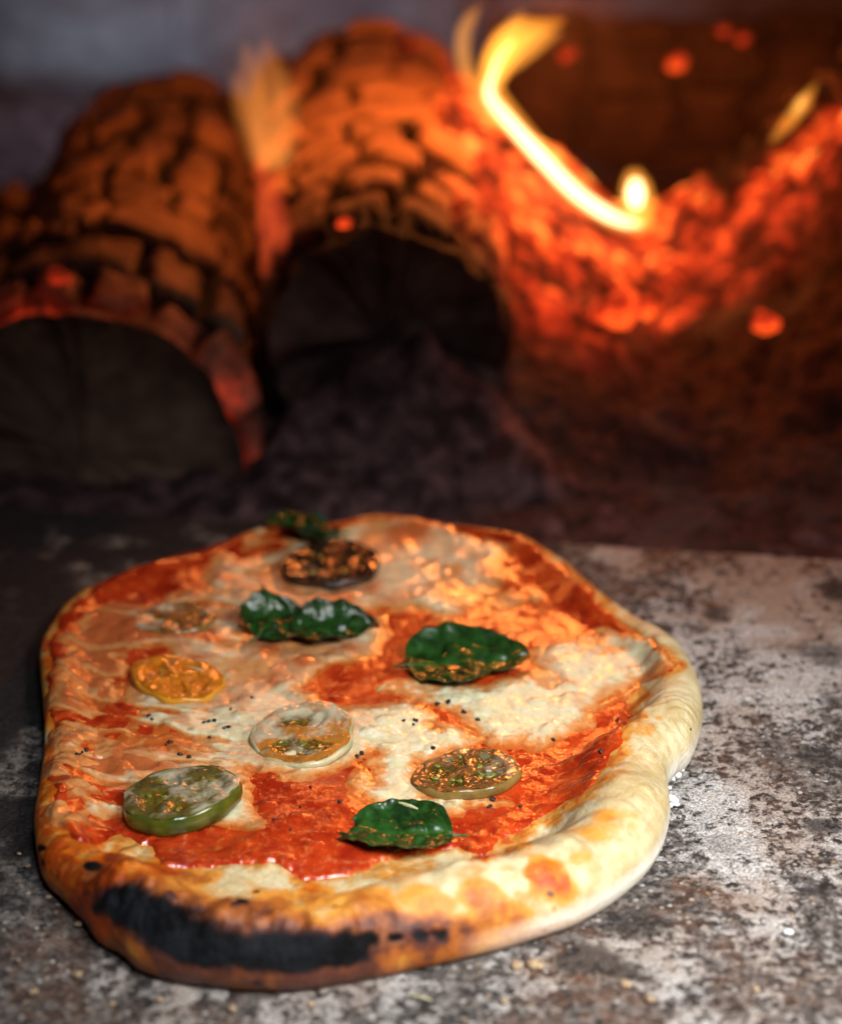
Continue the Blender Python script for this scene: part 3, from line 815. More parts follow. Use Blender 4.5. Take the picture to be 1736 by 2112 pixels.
tomato_slice(374, 1660, 117, 0.0075, 'thick green tomato slice coated with cheese, nearest the burnt front crust', (M_GSKIN, M_GF, M_SEED), (-0.13, -0.02), 0.4, 4, 0.45, 4, 0.15, 1.0, 1)
tomato_slice(627, 1520, 111, 0.0040, 'pale tomato slice sunk in cheese with a wet brown centre, mid pizza', (M_PSKIN, M_MF, M_SEED), (-0.10, 0.03), 1.9, 2, 0.46, 2, 0.32, 1.0, 2)
tomato_slice(962, 1600, 106, 0.0050, 'olive brown tomato slice with green seeds in its open jelly, bordered by red sauce', (M_BSKIN, M_BF, M_SEED), (-0.08, 0.02), 0.9, 5, 0.22, 12, 0.42, 1.0, 3)
tomato_slice(366, 1402, 91, 0.0046, 'bright orange tomato slice with a herb needle lying on it', (M_OSKIN, M_OF, M_SEED), (0.06, 0.02), 0.6, 4, 0.02, 1, 0.55, 1.08, 4)
tomato_slice(683, 1172, 96, 0.0060, 'dark shrivelled tomato slice near the back of the pizza, facing the fire', (M_DSKIN, M_DF, M_SEED), (-0.05, -0.10), 2.2, 4, 0.3, 4, 0.25, 1.0, 5)
tomato_slice(360, 1274, 82, 0.0045, 'brownish tomato slice almost buried under cheese, behind the orange slice', (M_BSKIN, M_CF, M_SEED), (-0.02, 0.04), 2.6, 4, 0.42, 0, 0.80, 1.0, 6)


def basil(px, py, length, width, head, label, cup=0.35, fold=0.0, wrinkle=1.0, tip=0.0, dark=0.1, tilt=(0, 0), lift=0.001, seed=1, blunt=0.72):
    """a wilted leaf: head = direction of its tip in degrees, lengths in metres"""
    c = on_pizza(px, py, 0.008)
    root = thing('basil_leaf', label, 'basil leaf', (c[0], c[1], c[2] + lift), 'basil leaves on the pizza')
    root.rotation_euler = (tilt[0], tilt[1], math.radians(head))
    nu, nv = 70, 49
    u = np.linspace(0, 1, nu); v = np.linspace(-1, 1, nv)
    Uu, Vv = np.meshgrid(u, v, indexing='ij')
    prof = np.sin(PI * np.clip(Uu, 0.0005, 1) ** 0.78) ** blunt * (1 - 0.25 * Uu)
    half = width / 2 * prof * (1 + 0.10 * fbm2(Uu * 6 + seed, Vv * 0 + np.sign(Vv), 1.0, 3, seed))
    ang = cup * Vv                                  # cupped across, so the edges rise
    fv = fold * np.clip(Vv, 0, 1)                   # one half folded over
    x = (Uu - 0.5) * length
    y = half * np.sin(Vv * 1.0) / math.sin(1.0)
    z = half * (cup * Vv ** 2) - 0.0012 * np.exp(-(Vv / 0.07) ** 2)
    yy, zz = y.copy(), z.copy()
    if fold:
        a = fold * sstep(0.25, 1.0, Vv)
        y0 = half * 0.25
        yy = np.where(Vv > 0.25, y0 + (y - y0) * np.cos(a), y)
        zz = np.where(Vv > 0.25, z + np.abs(y - y0) * np.sin(a), z)
    ribs = np.abs(np.sin((Uu * 5.0 - np.abs(Vv) * 1.1) * PI))
    zz = zz + wrinkle * (0.0010 * ribs ** 0.7 * (1 - np.abs(Vv)) * 1.6 + 0.0050 * fbm2(x + seed, y + 2 * seed, 0.014, 3, seed) + 0.0022 * fbm2(x, y, 0.006, 3, seed + 5))
    zz = zz + tip * sstep(0.6, 1.0, Uu) * 0.012 - 0.004 * (Uu - 0.5) ** 2
    zz = zz - zz.min() * 0.55
    rib = np.exp(-(Vv / 0.05) ** 2) * (1 - Uu * 0.5) + 0.35 * np.clip(1 - ribs * 4, 0, 1)
    dk = dark + 0.5 * sstep(0.75, 1.0, np.abs(Vv)) * 0.6 + 0.4 * sstep(0.85, 1, Uu)
    top = np.stack([x, yy, zz], -1).reshape(-1, 3)
    bot = top.copy(); bot[:, 2] -= 0.0005
    Fq = grid_faces(nu, nv)
    V = np.vstack([top, bot])
    n = nu * nv
    G = np.arange(n).reshape(nu, nv)
    b = np.concatenate([G[0, :], G[1:, -1], G[-1, -2::-1], G[-2:0:-1, 0]])
    b2 = np.roll(b, -1)
    side = np.stack([b, b2, b2 + n, b + n], -1)
    at = lambda a: np.tile(a.ravel(), 2)
    mesh_obj('blade', V, np.vstack([Fq[:, ::-1], Fq + n, side]), M_LEAF, root, {'rib': at(rib), 'dark': at(dk)})
    # the stalk
    pts = [(-0.5 * length - 0.006, 0, 0.001), (-0.5 * length, 0, 0.001), (-0.42 * length, 0, 0.0004 + float(zz[5, nv // 2]))]
    mesh_obj('stalk', *tube_vf(pts, [0.0005, 0.0007, 0.0006], 8), M_STALK, root)
    return root


def tube_vf(pts, radii, n=10, flat=1.0, steps=1):
    P = np.array(pts, float); Rr = np.array(radii, float)
    if steps > 1:
        m = len(P); Q, RR = [], []
        for i in range(m - 1):
            p0, p1, p2, p3 = P[max(i - 1, 0)], P[i], P[i + 1], P[min(i + 2, m - 1)]
            for t in np.linspace(0, 1, steps, endpoint=False):
                Q.append(0.5 * (2 * p1 + (-p0 + p2) * t + (2 * p0 - 5 * p1 + 4 * p2 - p3) * t * t + (-p0 + 3 * p1 - 3 * p2 + p3) * t ** 3))
                RR.append(Rr[i] * (1 - t) + Rr[i + 1] * t)
        Q.append(P[-1]); RR.append(Rr[-1])
        P, Rr = np.array(Q), np.array(RR)
    m = len(P)
    tan = np.gradient(P, axis=0); tan /= np.linalg.norm(tan, axis=1)[:, None] + 1e-12
    ref = np.array([0, 1.0, 0.05])
    V = []
    th = np.linspace(0, 2 * PI, n, endpoint=False)
    for i in range(m):
        s = np.cross(tan[i], ref); s /= np.linalg.norm(s) + 1e-12
        b = np.cross(tan[i], s)
        V.append(P[i] + Rr[i] * (np.cos(th)[:, None] * s + flat * np.sin(th)[:, None] * b))
    V = np.vstack(V + [P[:1], P[-1:]])
    F = [tuple(f) for f in grid_faces(m, n, True)]
    a, z = m * n, m * n + 1
    for j in range(n):
        F.append((a, (j + 1) % n, j)); F.append((z, (m - 1) * n + j, (m - 1) * n + (j + 1) % n))
    return V, F


M_STALK = mat_simple('basil_stalk', (0.03, 0.07, 0.015), (0.06, 0.10, 0.03), 300, 0.4, 0.0003)
basil(806, 1728, 0.048, 0.040, 178, 'crinkled bright green basil leaf in the red sauce near the front crust', 0.20, 0.0, 0.8, -0.1, 0.08, (0.02, -0.02), 0.0012, 3, 0.6)
basil(966, 1372, 0.055, 0.052, 8, 'large glossy basil leaf cupped like a bowl, right of the pizza centre', 0.16, 0.25, 0.62, 0.10, 0.14, (-0.02, 0.0), 0.0010, 5, 0.5)
basil(578, 1296, 0.032, 0.040, 55, 'broad dark basil leaf touching a smaller folded one, left of the pair', 0.22, 0.3, 0.9, 0.15, 0.22, (0.05, 0.03), 0.0012, 8, 0.5)
basil(694, 1306, 0.040, 0.032, 15, 'folded dark basil leaf, right of the touching pair', 0.3, 0.5, 0.9, 0.12, 0.36, (0.02, 0.0), 0.0012, 11, 0.55)
basil(620, 1098, 0.040, 0.030, 165, 'blurred basil leaf on the far edge of the pizza', 0.4, 0.2, 1.2, 0.2, 0.25, (0.05, 0.05), 0.0010, 14)


def lump(name, r, mat, seed, sub=10, amp=0.5, squash=0.7, attrs=None):
    m1, m2 = sub * 2, sub
    V = []
    b = np.linspace(-PI / 2, PI / 2, m2); g = np.linspace(0, 2 * PI, m1, endpoint=False)
    B, G = np.meshgrid(b, g, indexing='ij')
    d = np.stack([np.cos(B) * np.cos(G), np.cos(B) * np.sin(G), np.sin(B)], -1)
    k = 1 + amp * fbm3(d[..., 0] + seed * 3.1, d[..., 1], d[..., 2], 0.9, 3, seed)
    P = d * k[..., None] * r * np.array([1, 0.8, squash])
    at = {a: np.full(P.shape[:2], v) for a, v in (attrs or {}).items()}
    return mesh_obj(name, P.reshape(-1, 3), grid_faces(m2, m1, True), mat, None, at)


PEPPER = [(306, 1478), (314, 1484), (420, 1491), (431, 1489), (443, 1487), (462, 1503), (471, 1500), (433, 1522), (343, 1537), (351, 1532), (161, 1557), (170, 1553), (179, 1549), (737, 1561), (745, 1555),
          (702, 1469), (857, 1487), (852, 1495), (832, 1487), (901, 1453), (924, 1450), (985, 1485), (1240, 1551), (1272, 1486), (1016, 1651), (1072, 1665), (599, 1711), (537, 1514), (1241, 1311), (372, 1557),
          (391, 1561), (956, 1470), (893, 1545), (620, 1665), (566, 1690), (520, 1440), (700, 1655), (868, 1408), (1140, 1528), (300, 1640), (1422, 1500), (1010, 1665), (640, 1625), (476, 1465)]
fl0 = [lump('pepper_fleck', 0.00105, M_PEPPER, 100 + i, 7, 0.9, 0.7) for i in range(4)]
for i, (px, py) in enumerate(PEPPER):
    o = fl0[i] if i < 4 else fl0[i % 4].copy()
    if i >= 4: COL.objects.link(o)
    p = on_pizza(px, py)
    o.location = (p[0], p[1], p[2] + 0.0003)
    s = RNG.uniform(0.7, 1.35)
    o.scale = (s, s * RNG.uniform(0.7, 1.2), s)
    o.rotation_euler = (0, 0, RNG.uniform(0, 6))
    tag(o, 'tiny black pepper fleck stuck to the pizza topping', 'pepper fleck', 'black pepper flecks on the pizza')


def needle(p, length, head, label, mat, r=0.00055, tilt=0.0):
    h = math.radians(head)
    d = np.array([math.cos(h) * math.cos(tilt), math.sin(h) * math.cos(tilt), math.sin(tilt)])
    pts = [-0.5 * length * d, -0.2 * length * d + np.array([0, 0, 0.0003]), 0.2 * length * d + np.array([0, 0, 0.0003]), 0.5 * length * d]
    V, F = tube_vf(pts, [r * 0.4, r, r, r * 0.5], 8, 0.6, 4)
    o = mesh_obj('herb_needle', V, F, mat)
    o.location = p
    return tag(o, label, 'herb needle', 'dried herb needles')


def np_(px, py, dz): p = on_pizza(px, py); return (p[0], p[1], p[2] + dz)


needle(np_(787, 1424, 0.0012), 0.0075, 62, 'pale herb needle on the red sauce behind the middle tomato slice', M_HERB)
needle(np_(838, 1690, 0.0062), 0.0100, -28, 'straw coloured herb needle lying on the front basil leaf', M_HERB, 0.0009)
needle(np_(406, 1403, 0.0052), 0.0080, -25, 'herb needle lying on the orange tomato slice', M_HERB)
needle(np_(545, 1218, 0.0012), 0.0070, -60, 'dark herb needle on the cheese left of the dark tomato slice', M_PEPPER, 0.0007)
q = on_z(866, 2062); needle((q[0], q[1], 0.0010), 0.0095, -25, 'pale green herb needle lying on the oven floor in front of the pizza', M_HERB, 0.0006)

# crumbs and flour on the floor
for i, (px, py, r) in enumerate([(1388, 1592, .0022), (1396, 1598, .0016), (1404, 1588, .0015), (1384, 1606, .0017), (1385, 1648, .0026), (1392, 1655, .0018), (1381, 1660, .0016), (1378, 1625, .0014)]):
    o = lump('flour_clump', r, M_FLOUR, 200 + i, 9, 0.8, 0.8)
    p = on_z(px, py, 0.002); o.location = (p[0], p[1], 0.002)
    tag(o, 'small white clump of flour pressed against the right edge of the crust', 'flour clump', 'flour clumps at the crust edge')
o = lump('flour_clump', 0.0019, M_FLOUR, 230, 9, 0.4, 0.6)
p = on_z(1625, 1922, 0.001); o.location = (p[0], p[1], 0.001)
tag(o, 'lone white grain of dough on the dark stone, right of the pizza', 'flour clump')
CR = [(1066, 1990, .0022), (1098, 1988, .0026), (1110, 1992, .0018), (162, 1905, .0014), (58, 1785, .0013), (160, 2010, .0017), (70, 2045, .0016), (40, 1760, .0010), (330, 2060, .0013), (480, 2080, .0014), (640, 2070, .0013),
      (1290, 2030, .0022), (1040, 2065, .0015), (1340, 2060, .0014), (1560, 2040, .0013), (232, 2070, .0013), (100, 1850, .0012)]
for i, (px, py, r) in enumerate(CR):
    o = lump('bread_crumb', r, M_CRUMB, 300 + i, 8, 0.8, 0.7)
    p = on_z(px, py, r * 0.4); o.location = (p[0], p[1], r * 0.35)
    if i < 3:
        tag(o, 'toasted crumb on the floor in a cluster of three, in front of the pizza', 'crumb', 'crumbs on the oven floor')
    else:
        tag(o, 'tiny crumb lying on the gritty oven floor', 'crumb', 'crumbs on the oven floor')

# ------------------------------------------------------------------ the back of the oven
def build_ash():
    xs = np.arange(-0.62, 0.62, 0.004); ys = np.arange(0.16, 1.30, 0.004)
    X, Y = np.meshgrid(xs, ys)
    Z = -0.022 + 0.010 * fbm2(X, Y, 0.08, 4, 400) + 0.006 * fbm2(X, Y, 0.02, 4, 401)
    mid = (EA + EB) / 2
    # mound in front of the middle log
    c = on_z(800, 930)
    Z += 0.066 * np.exp(-(((X - c[0] - 0.012) / 0.080) ** 2 + ((Y - c[1] - 0.012) / 0.046) ** 2)) * (1 + 0.5 * fbm2(X, Y, 0.03, 3, 405))
    f1, f2, rid = cells2(X / 0.022, Y / 0.022, 410)
    Z += 0.007 * (rid - 0.3) * np.clip(1 - f1 * 1.3, 0, 1)
    ash = np.clip(0.45 + 1.3 * fbm2(X, Y, 0.07, 4, 420), 0, 1)
    # keep the bed below the slab it meets
    side = (X - mid[0]) * enor[0] + (Y - mid[1]) * enor[1]
    Z = np.where(side > -0.012, np.minimum(Z, -0.016), Z)
    o = mesh_obj('ash_bed', np.stack([X, Y, Z], -1).reshape(-1, 3), grid_faces(*X.shape), M_ASH, attrs={'ash': ash})
    tag(o, 'bed of dark ash and charcoal dust on the oven floor behind the pizza', 'ash', kind='stuff')


def mat_ash():
    m = NT('ash')
    a = m.attr('ash')
    n1, n2 = m.noise(70, 5, 0.65), m.noise(260, 4, 0.6)
    col = m.mix(m.ramp(n1, 0.36, 0.66), (0.022, 0.012, 0.0125), (0.095, 0.050, 0.053))
    col = m.mix(m.math('MULTIPLY', a, m.ramp(m.math('ADD', n1, m.math('MULTIPLY', n2, 0.5)), 0.72, 1.0)), col, (0.17, 0.095, 0.10))
    return m.bsdf(col, 0.95, m.bump(m.math('ADD', n1, n2), 0.004, 0.8), spec=0.15)


M_ASH = mat_ash()
build_ash()


def log(name, label, A, B, ra, rb, cellu, cellv, mats, heat_rim=0.0, heat_side=0.0, nu=170, nv=260, seed=1, pale=0.5, crack=0.014, side_dir=1, flat=1.0, burnt=0.0, ragged=0.0):
    """A and B: centres of the near and far end; A faces the camera"""
    A, B = np.array(A, float), np.array(B, float)
    ax = B - A; L = np.linalg.norm(ax); ax /= L
    sx = np.cross(ax, [0, 0, 1.0]); sx /= np.linalg.norm(sx); up = np.cross(sx, ax)
    u = np.linspace(0, 1, nu); th = np.linspace(0, 2 * PI, nv, endpoint=False)
    Uu, T = np.meshgrid(u, th, indexing='ij')
    r0 = ra + (rb - ra) * Uu
    w1 = 0.9 * fbm3(np.cos(T) * 1.3, np.sin(T) * 1.3, Uu * L / 0.07, 1.0, 3, seed)
    a_, l_ = T * ra / cellv + 0.8 * w1, Uu * L / cellu + 0.55 * fbm3(np.cos(T) * 1.6, np.sin(T) * 1.6, Uu * L / 0.06, 1.0, 3, seed + 5)
    # blocks of charred bark: cells with deep gaps; wrap in angle by rounding the cell count
    n_ = max(3, round(2 * PI * ra / cellv)); a_ = T / (2 * PI) * n_ + 0.42 * w1
    row = np.floor(l_); fl = l_ - row
    a2 = a_ + _h(row, row * 0, row * 0, seed + 70) * 3.0
    colm = np.floor(a2); fa = a2 - colm
    rid = _h(row, np.mod(colm, n_), row * 0, seed + 71)
    skip = _h(row, np.mod(colm, n_), row * 0 + 1, seed + 72)
    dv = np.minimum(fl, 1 - fl) * cellu; da = np.minimum(fa, 1 - fa) * cellv + 0.02 * (skip > 0.72)
    dd = np.minimum(dv, da) + 0.0060 * fbm3(np.cos(T) * ra, np.sin(T) * ra, Uu * L, 0.012, 3, seed + 3)
    gap = 1 - sstep(0.0012, 0.0085, dd)
    r = r0 * (1 + 0.05 * fbm3(np.cos(T), np.sin(T), Uu * 3, 1.0, 3, seed + 8)) - crack * gap * sstep(0.0, 0.06, Uu) + 0.008 * (rid - 0.5) * sstep(0.0, 0.06, Uu) + 0.003 * fbm3(np.cos(T) * ra, np.sin(T) * ra, Uu * L, 0.02, 3, seed + 2)
    r = r * (1 - 0.10 * (1 - sstep(0, 0.05, Uu)) - 0.12 * sstep(0.94, 1, Uu))
    C = A + Uu[..., None] * (B - A) + ((ragged * fbm3(np.cos(T) * 1.5, np.sin(T) * 1.5, T * 0, 1.0, 4, seed + 40) * (1 - sstep(0.0, 0.14, Uu))))[..., None] * ax
    r = r * (1 + ragged * 2.2 * fbm3(np.cos(T) * 2.2, np.sin(T) * 2.2, T * 0 + 3, 1.0, 4, seed + 44) * (1 - sstep(0.0, 0.10, Uu)))
    P = C + (r * np.cos(T))[..., None] * sx + (r * np.sin(T) * flat)[..., None] * up
    if name: pass
    cr = np.maximum(gap, 0.5 * (1 - sstep(0.0, 0.16, Uu))) if burnt > 0.35 else gap
    hr = heat_rim * (1 - sstep(0.01, 0.10, Uu)) * (0.4 + 1.2 * np.clip(fbm3(np.cos(T) * 2, np.sin(T) * 2, Uu * 4, 0.5, 3, seed + 12) + 0.3, 0, 1))
    sid = np.clip(np.cos(T) * side_dir, 0, 1) * sstep(-0.9, 0.3, np.sin(T))
    hr = np.maximum(hr, heat_side * sid * (0.5 + 1.2 * fbm3(np.cos(T) * 2, np.sin(T) * 2, Uu * 5, 0.6, 3, seed + 15)) * sstep(0.0, 0.35, Uu))
    root = thing('firewood_log', label, 'log', tuple((A[0], A[1], 0.0)), 'burning logs')
    off = np.array([A[0], A[1], 0.0])
    mesh_obj('bark', (P - off).reshape(-1, 3), grid_faces(nu, nv, True), mats[0], root, {'crack': cr, 'glow': np.clip(hr, 0, 1.2), 'pale': np.clip(pale + 1.2 * (rid - 0.5), 0, 1) * sstep(0.0, burnt, Uu) if burnt else np.clip(pale + 1.4 * (rid - 0.5), 0, 1)})
    for e, (k, s) in enumerate(((0, 0.012), (nu - 1, -0.006))):
        rings = []
        ctr = A + (B - A) * float(k > 0)
        nrr = 26
        for i in range(nrr):
            f = i / (nrr - 1)
            pr = ctr + (P[k] - ctr) * f + ax * (s * (1 - f ** 6))
            jit = 0.004 * fbm3(pr[:, 0], pr[:, 1], pr[:, 2], 0.03, 3, seed + 30)
            rings.append(pr + ax * (jit * min(1, (1 - f) * 8))[:, None] if np.ndim(jit) else pr)
        mesh_obj('cut_end', (np.vstack(rings) - off), grid_faces(nrr, nv, True), mats[1], root)
    return root


def cells2_wrap(x, y, ny, seed):
    ix, iy = np.floor(x), np.floor(y)
    f1 = np.full(x.shape, 9.0); f2 = np.full(x.shape, 9.0); rid = np.zeros(x.shape)
    z = np.zeros_like(ix)
    for dx in (-1, 0, 1):
        for dy in (-1, 0, 1):
            cx, cy = ix + dx, iy + dy
            ky = np.mod(cy, ny)
            px = cx + 0.5 + 0.75 * (_h(cx, ky, z, seed) - 0.5)
            py = cy + 0.5 + 0.75 * (_h(cx, ky, z + 1, seed) - 0.5)
            d = np.hypot(x - px, y - py)
            near = d < f1
            f2 = np.where(near, f1, np.minimum(f2, d))
            rid = np.where(near, _h(cx, ky, z + 2, seed), rid)
            f1 = np.where(near, d, f1)
    return f1, f2, rid


Yd = lambda dist: dist + CAM_Y
log('left', 'thick charred log with a dark cut end facing out, on the left of the fire', (-0.183, Yd(1.20), -0.006), (-0.168, Yd(1.64), 0.026), 0.100, 0.080, 0.048, 0.040, (M_BARK, M_CUT),
    heat_rim=0.30, burnt=0.3, ragged=0.02, seed=11, pale=0.3)
log('mid', 'cracked charred log lit bright orange on top, between the two flames', (-0.020, Yd(1.235), 0.050), (-0.038, Yd(1.66), 0.050), 0.072, 0.085, 0.046, 0.040, (M_FIRELIT, M_CUTB),
    heat_side=1.0, burnt=0.4, ragged=0.055, seed=23, pale=0.75)
log('back', 'black burnt log lying across the back of the fire, behind the tall flame', (0.36, Yd(1.66), 0.070), (0.05, Yd(1.74), 0.065), 0.058, 0.050, 0.060, 0.060, (M_BURNT, M_CUT), seed=37, pale=-1.0, crack=0.006, nu=120, nv=160)


log('edge', 'dark burnt log half hidden behind the left log, at the edge of the photo', (-0.325, Yd(1.27), 0.012), (-0.285, Yd(1.45), 0.026), 0.078, 0.072, 0.050, 0.045, (M_BARK, M_CUT), seed=71, pale=-0.2, nu=120, nv=160)


# the heap of embers
def build_embers():
    xs = np.arange(0.015, 0.40, 0.0022); ys = np.arange(Yd(1.11), Yd(1.62), 0.0022)
    X, Y = np.meshgrid(xs, ys)
    D = Y - CAM_Y
    crest = np.interp(X, [0.0, 0.04, 0.083, 0.12, 0.145, 0.17, 0.185, 0.22, 0.255, 0.32, 0.42], [0.135, 0.122, 0.092, 0.062, 0.050, 0.062, 0.078, 0.105, 0.138, 0.16, 0.16])
    cy = 1.45
    front = 1 - sstep(1.12, cy, D)
    front = np.clip((D - 1.14) / (cy - 1.14), 0, 1) ** 1.15
    back = 1 - sstep(cy + 0.005, cy + 0.085, D)
    prof = np.where(D < cy, front, back)
    Z = -0.02 + (crest + 0.02) * prof
    f1, f2, rid = cells2(X / 0.021 + 0.5 * fbm2(X, Y, 0.03, 3, 501), Y / 0.026, 502)
    Z += (0.006 * np.clip(1 - f1 * 1.4, 0, 1) + 0.006 * (rid - 0.5) + 0.014 * fbm2(X, Y, 0.04, 4, 503)) * sstep(0.0, 0.25, prof)
    heat = sstep(1.275, 1.44, D + 0.10 * fbm2(X, Y, 0.06, 4, 510) - 0.055 * np.clip((X - 0.14) / 0.12, 0, 1))
    heat = heat * (0.88 + 0.28 * (rid - 0.5) + 0.55 * fbm2(X, Y, 0.035, 3, 511)) + 0.26 * sstep(1.39, 1.45, D)
    heat *= 1 - 0.5 * (1 - sstep(0.03, 0.25, f2 - f1))
    heat = np.where(D > cy + 0.03, heat * 0.3, heat)
    ash = np.clip(0.5 + 1.2 * fbm2(X, Y, 0.05, 3, 515), 0, 1)
    o = mesh_obj('ember_heap', np.stack([X, Y, Z], -1).reshape(-1, 3), grid_faces(*X.shape), M_EMBER, attrs={'glow': np.clip(heat, 0, 1.1), 'ash': ash})
    tag(o, 'heap of red and orange glowing embers sloping down into dark ash, right of the logs', 'embers', kind='stuff')


build_embers()

M_BARKHOT = M_BARK
log('ember', 'short glowing log rising out of the embers on the right', (0.175, Yd(1.43), 0.060), (0.33, Yd(1.47), 0.165), 0.022, 0.034, 0.020, 0.030, (M_BURNT, M_CUT), heat_rim=0.9, heat_side=1.0, seed=53, pale=0.2, nu=110, nv=120, crack=0.006)

COALS = [((1276, 640), 1.262, 0.0125, 'larger of two red coals glowing side by side below the ember heap'), ((1337, 634), 1.262, 0.0065, 'small round red coal beside a larger one below the ember heap'),
         ((1577, 668), 1.265, 0.008, 'red coal glowing alone low on the right'), ((710, 458), 1.232, 0.0045, 'tiny red spark on the rim of the middle log'),
         ((1390, 128), 1.60, 0.0065, 'bright red coal on the black log behind the tall flame'), ((1490, 62), 1.64, 0.0045, 'dull red coal on top of the back log, left of a pair'), ((1530, 78), 1.63, 0.0048, 'dull red coal on top of the back log, right of a pair'),
         ((122, 576), 1.22, 0.006, 'faint red coal on top of the left log'), ((1168, 110), 1.62, 0.0062, 'dull red coal right of the tall flame tip')]
for i, ((px, py), dist, r, lab) in enumerate(COALS):
    hot = (0.74, 0.74, 0.72, 0.62, 0.64, 0.46, 0.46, 0.42, 0.40)[i]
    o = lump('glowing_coal', r, M_COAL, 600 + i, 14, 0.7, 0.8, {'glow': hot, 'ash': 0.0}) if 'M_COAL' in globals() else lump('glowing_coal', r, M_EMBER, 600 + i, 14, 0.7, 0.8, {'glow': hot, 'ash': 0.0})
    o.location = on_y(px, py, Yd(dist))
    tag(o, lab, 'coal', 'glowing coals')


# flames
def flame(label, core, mantle, mats):
    """core / mantle: lists of (px, py, distance, radius)"""
    def pts(a): return [on_y(x, y, Yd(d)) for x, y, d, r in a], [r for *_, r in a]
    root = None
    for k, strand in enumerate(mantle):
        P, R = pts(strand)
        if root is None:
            root = thing('flame', label, 'flame', tuple(P[0]), 'flames of the fire')
        V, F = tube_vf(P, R, 16, 0.7, 8)
        mesh_obj('outer_flame', V - np.array(root.location), F, mats[2] if len(mats) > 2 and k else mats[0], root)
    for strand in core:
        P, R = pts(strand)
        V, F = tube_vf(P, R, 14, 0.7, 8)
        mesh_obj('flame_core', V - np.array(root.location), F, mats[1], root)
    return root


FM_O = mat_flame('flame_orange', (1.0, 0.34, 0.035), 118)
FM_W = mat_flame('flame_white', (1.0, 0.80, 0.40), 520)
FM_SY = mat_flame('flame_yellow', (1.0, 0.52, 0.12), 150)
FM_T = mat_flame('flame_tip', (1.0, 0.36, 0.045), 85)
FM_S = mat_flame('flame_soft_orange', (1.0, 0.30, 0.055), 22)
FM_SC = mat_flame('flame_soft_yellow', (1.0, 0.55, 0.16), 30)
FM_R = mat_flame('flame_red', (1.0, 0.10, 0.03), 48)
flame('tall bright yellow flame curling up along the middle log, forked at the top',
      [[(1322, 462, 1.405, .0015), (1290, 458, 1.405, .0035), (1245, 438, 1.405, .0042), (1185, 395, 1.405, .0043), (1110, 318, 1.405, .0043), (1045, 245, 1.405, .0038), (1010, 200, 1.405, .0035), (1014, 160, 1.405, .0025), (1032, 115, 1.405, .0018), (1060, 80, 1.405, .0008)]],
      [[(1350, 458, 1.405, .003), (1310, 464, 1.405, .006), (1255, 446, 1.405, .0066), (1185, 395, 1.405, .0070), (1110, 315, 1.405, .0072), (1045, 237, 1.405, .0076), (1012, 185, 1.405, .0080), (1024, 135, 1.405, .0095), (1048, 92, 1.405, .0100), (1080, 66, 1.405, .0085), (1125, 54, 1.405, .005), (1168, 40, 1.405, .001)],
       [(1005, 205, 1.405, .005), (978, 178, 1.405, .0055), (957, 128, 1.405, .0052), (955, 75, 1.405, .0050), (970, 38, 1.405, .0042), (992, 10, 1.405, .001)],
       [(1022, 160, 1.405, .004), (1055, 118, 1.405, .009), (1092, 92, 1.405, .0085), (1130, 76, 1.405, .005), (1160, 66, 1.405, .001)],
       [(1012, 185, 1.405, .005), (1018, 125, 1.405, .008), (1036, 82, 1.405, .007), (1062, 48, 1.405, .005), (1082, 18, 1.405, .001)]], (FM_O, FM_W, FM_T))
flame('small teardrop flame at the foot of the tall flame', [[(1312, 430, 1.40, .003), (1310, 400, 1.40, .006), (1310, 370, 1.40, .003)]],
      [[(1325, 460, 1.40, .006), (1318, 425, 1.40, .010), (1310, 385, 1.40, .0095), (1305, 350, 1.40, .004)]], (FM_O, FM_W))
flame('pale orange flame rising between the left and middle logs, red at its foot',
      [[(545, 570, 1.26, .002), (550, 470, 1.26, .006), (545, 390, 1.27, .005), (535, 330, 1.28, .004)], [(582, 545, 1.26, .002), (578, 470, 1.26, .006), (570, 400, 1.27, .004), (560, 345, 1.28, .002)]],
      [[(545, 350, 1.36, .003), (528, 300, 1.36, .007), (505, 240, 1.36, .007), (488, 180, 1.37, .005), (478, 140, 1.38, .001)], [(552, 350, 1.36, .005), (540, 280, 1.36, .009), (520, 200, 1.37, .009), (512, 120, 1.38, .006), (505, 85, 1.38, .001)],
       [(566, 350, 1.36, .006), (562, 290, 1.36, .012), (553, 200, 1.37, .012), (550, 120, 1.38, .007), (545, 75, 1.38, .001)], [(578, 345, 1.36, .005), (590, 280, 1.36, .009), (592, 200, 1.37, .008), (580, 140, 1.38, .004), (574, 105, 1.38, .001)],
       [(505, 318, 1.36, .003), (560, 322, 1.36, .009), (612, 318, 1.36, .003)]], (FM_S, FM_R))
flame('small orange flame licking up the right edge of the embers', [[(1636, 238, 1.35, .0015), (1650, 214, 1.35, .0032), (1664, 192, 1.35, .0012)]], [[(1590, 292, 1.35, .002), (1628, 248, 1.35, .0045), (1655, 212, 1.35, .0048), (1684, 170, 1.35, .001)]], (FM_O, FM_SY))


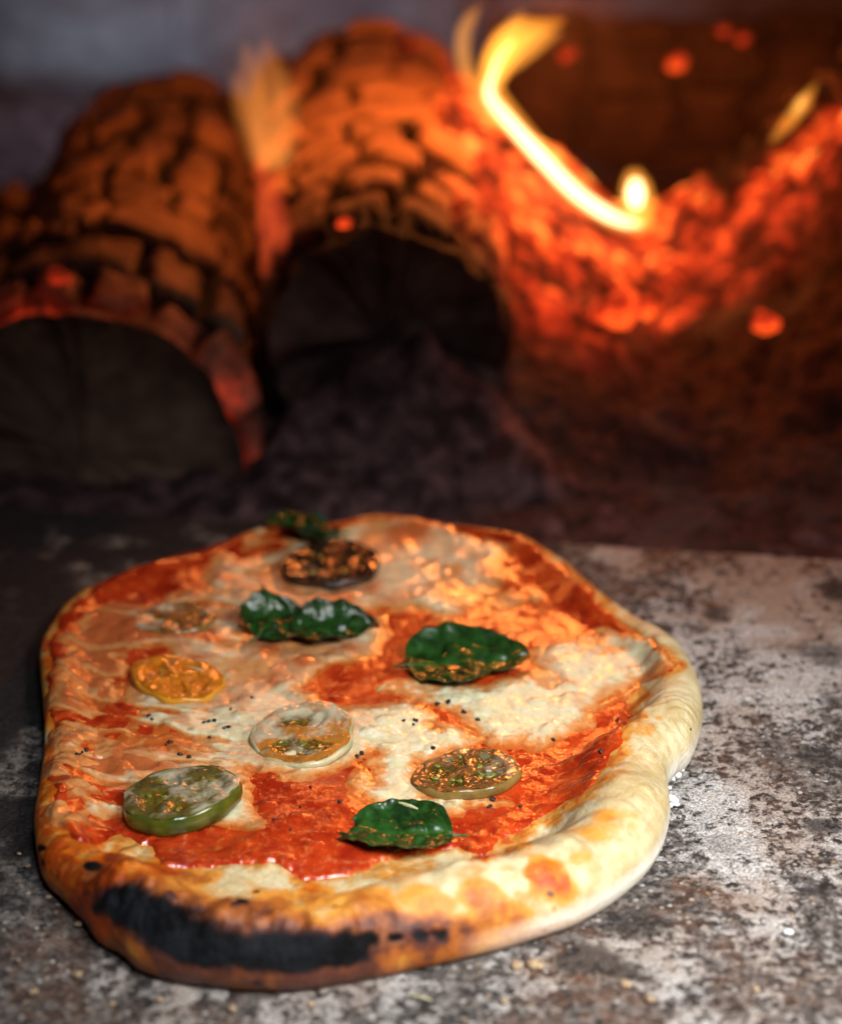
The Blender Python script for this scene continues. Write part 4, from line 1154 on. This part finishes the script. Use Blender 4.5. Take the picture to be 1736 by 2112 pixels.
# back wall of big stone blocks
def build_wall():
    m = NT('sooty_stone')
    n1, n2 = m.noise(9, 5, 0.6), m.noise(60, 4, 0.6)
    col = m.mix(m.ramp(n1, 0.35, 0.68), (0.075, 0.080, 0.090), (0.20, 0.205, 0.215))
    col = m.mix(m.ramp(n2, 0.5, 0.75, 0, 0.5), col, (0.06, 0.06, 0.065))
    mat = m.bsdf(col, 0.9, m.bump(m.math('ADD', n1, n2), 0.01, 0.6), spec=0.2)
    root = thing('oven_wall', None, None, (0, Yd(1.98), 0))
    del_ = [k for k in root.keys()]
    root['kind'] = 'structure'
    rg = random.Random(5)
    for row in range(3):
        x = -0.75 - 0.1 * (row % 2)
        z0, z1 = -0.03 + row * 0.16, 0.128 + row * 0.16
        while x < 0.75:
            w = rg.uniform(0.20, 0.30)
            n = 12
            uu, vv = np.meshgrid(np.linspace(0, 1, n), np.linspace(0, 1, n))
            edge = np.minimum(np.minimum(uu, 1 - uu) * w, np.minimum(vv, 1 - vv) * (z1 - z0))
            X = x + 0.001 + uu * (w - 0.002); Z = z0 + vv * (z1 - z0)
            Y = 0.008 * (1 - sstep(0, 0.03, edge)) + 0.02 * fbm2(X, Z, 0.08, 3, 700) + rg.uniform(-0.004, 0.004) + 0.03
            mesh_obj('stone_block', np.stack([X, Y, Z], -1).reshape(-1, 3), grid_faces(n, n), mat, root)
            x += w
    V = np.array([[-0.9, 0.055, -0.05], [0.9, 0.055, -0.05], [0.9, 0.055, 0.6], [-0.9, 0.055, 0.6]])
    mesh_obj('mortar', V, np.array([[0, 1, 2, 3]]), mat_simple('mortar', (0.09, 0.09, 0.095), (0.15, 0.15, 0.155), 60, 0.9, 0.003, 0.2), root, smooth=False)


build_wall()


def build_smoke():
    m = NT('wood_smoke')
    v = m.n('VolumePrincipled')
    v.inputs['Color'].default_value = (0.90, 0.60, 0.62, 1)
    v.inputs['Density'].default_value = 0.075
    m.t.links.new(v.outputs[0], m.out.inputs['Volume'])
    x0, x1, y0, y1, z0, z1 = -0.60, 0.60, 0.27, 1.02, -0.05, 0.42
    V = [(x, y, z) for x in (x0, x1) for y in (y0, y1) for z in (z0, z1)]
    F = [(0, 1, 3, 2), (4, 6, 7, 5), (0, 4, 5, 1), (2, 3, 7, 6), (0, 2, 6, 4), (1, 5, 7, 3)]
    o = mesh_obj('smoke', np.array(V), F, m.m, smooth=False)
    tag(o, 'thin smoke hanging round the burning logs behind the pizza', 'smoke', kind='stuff')


build_smoke()
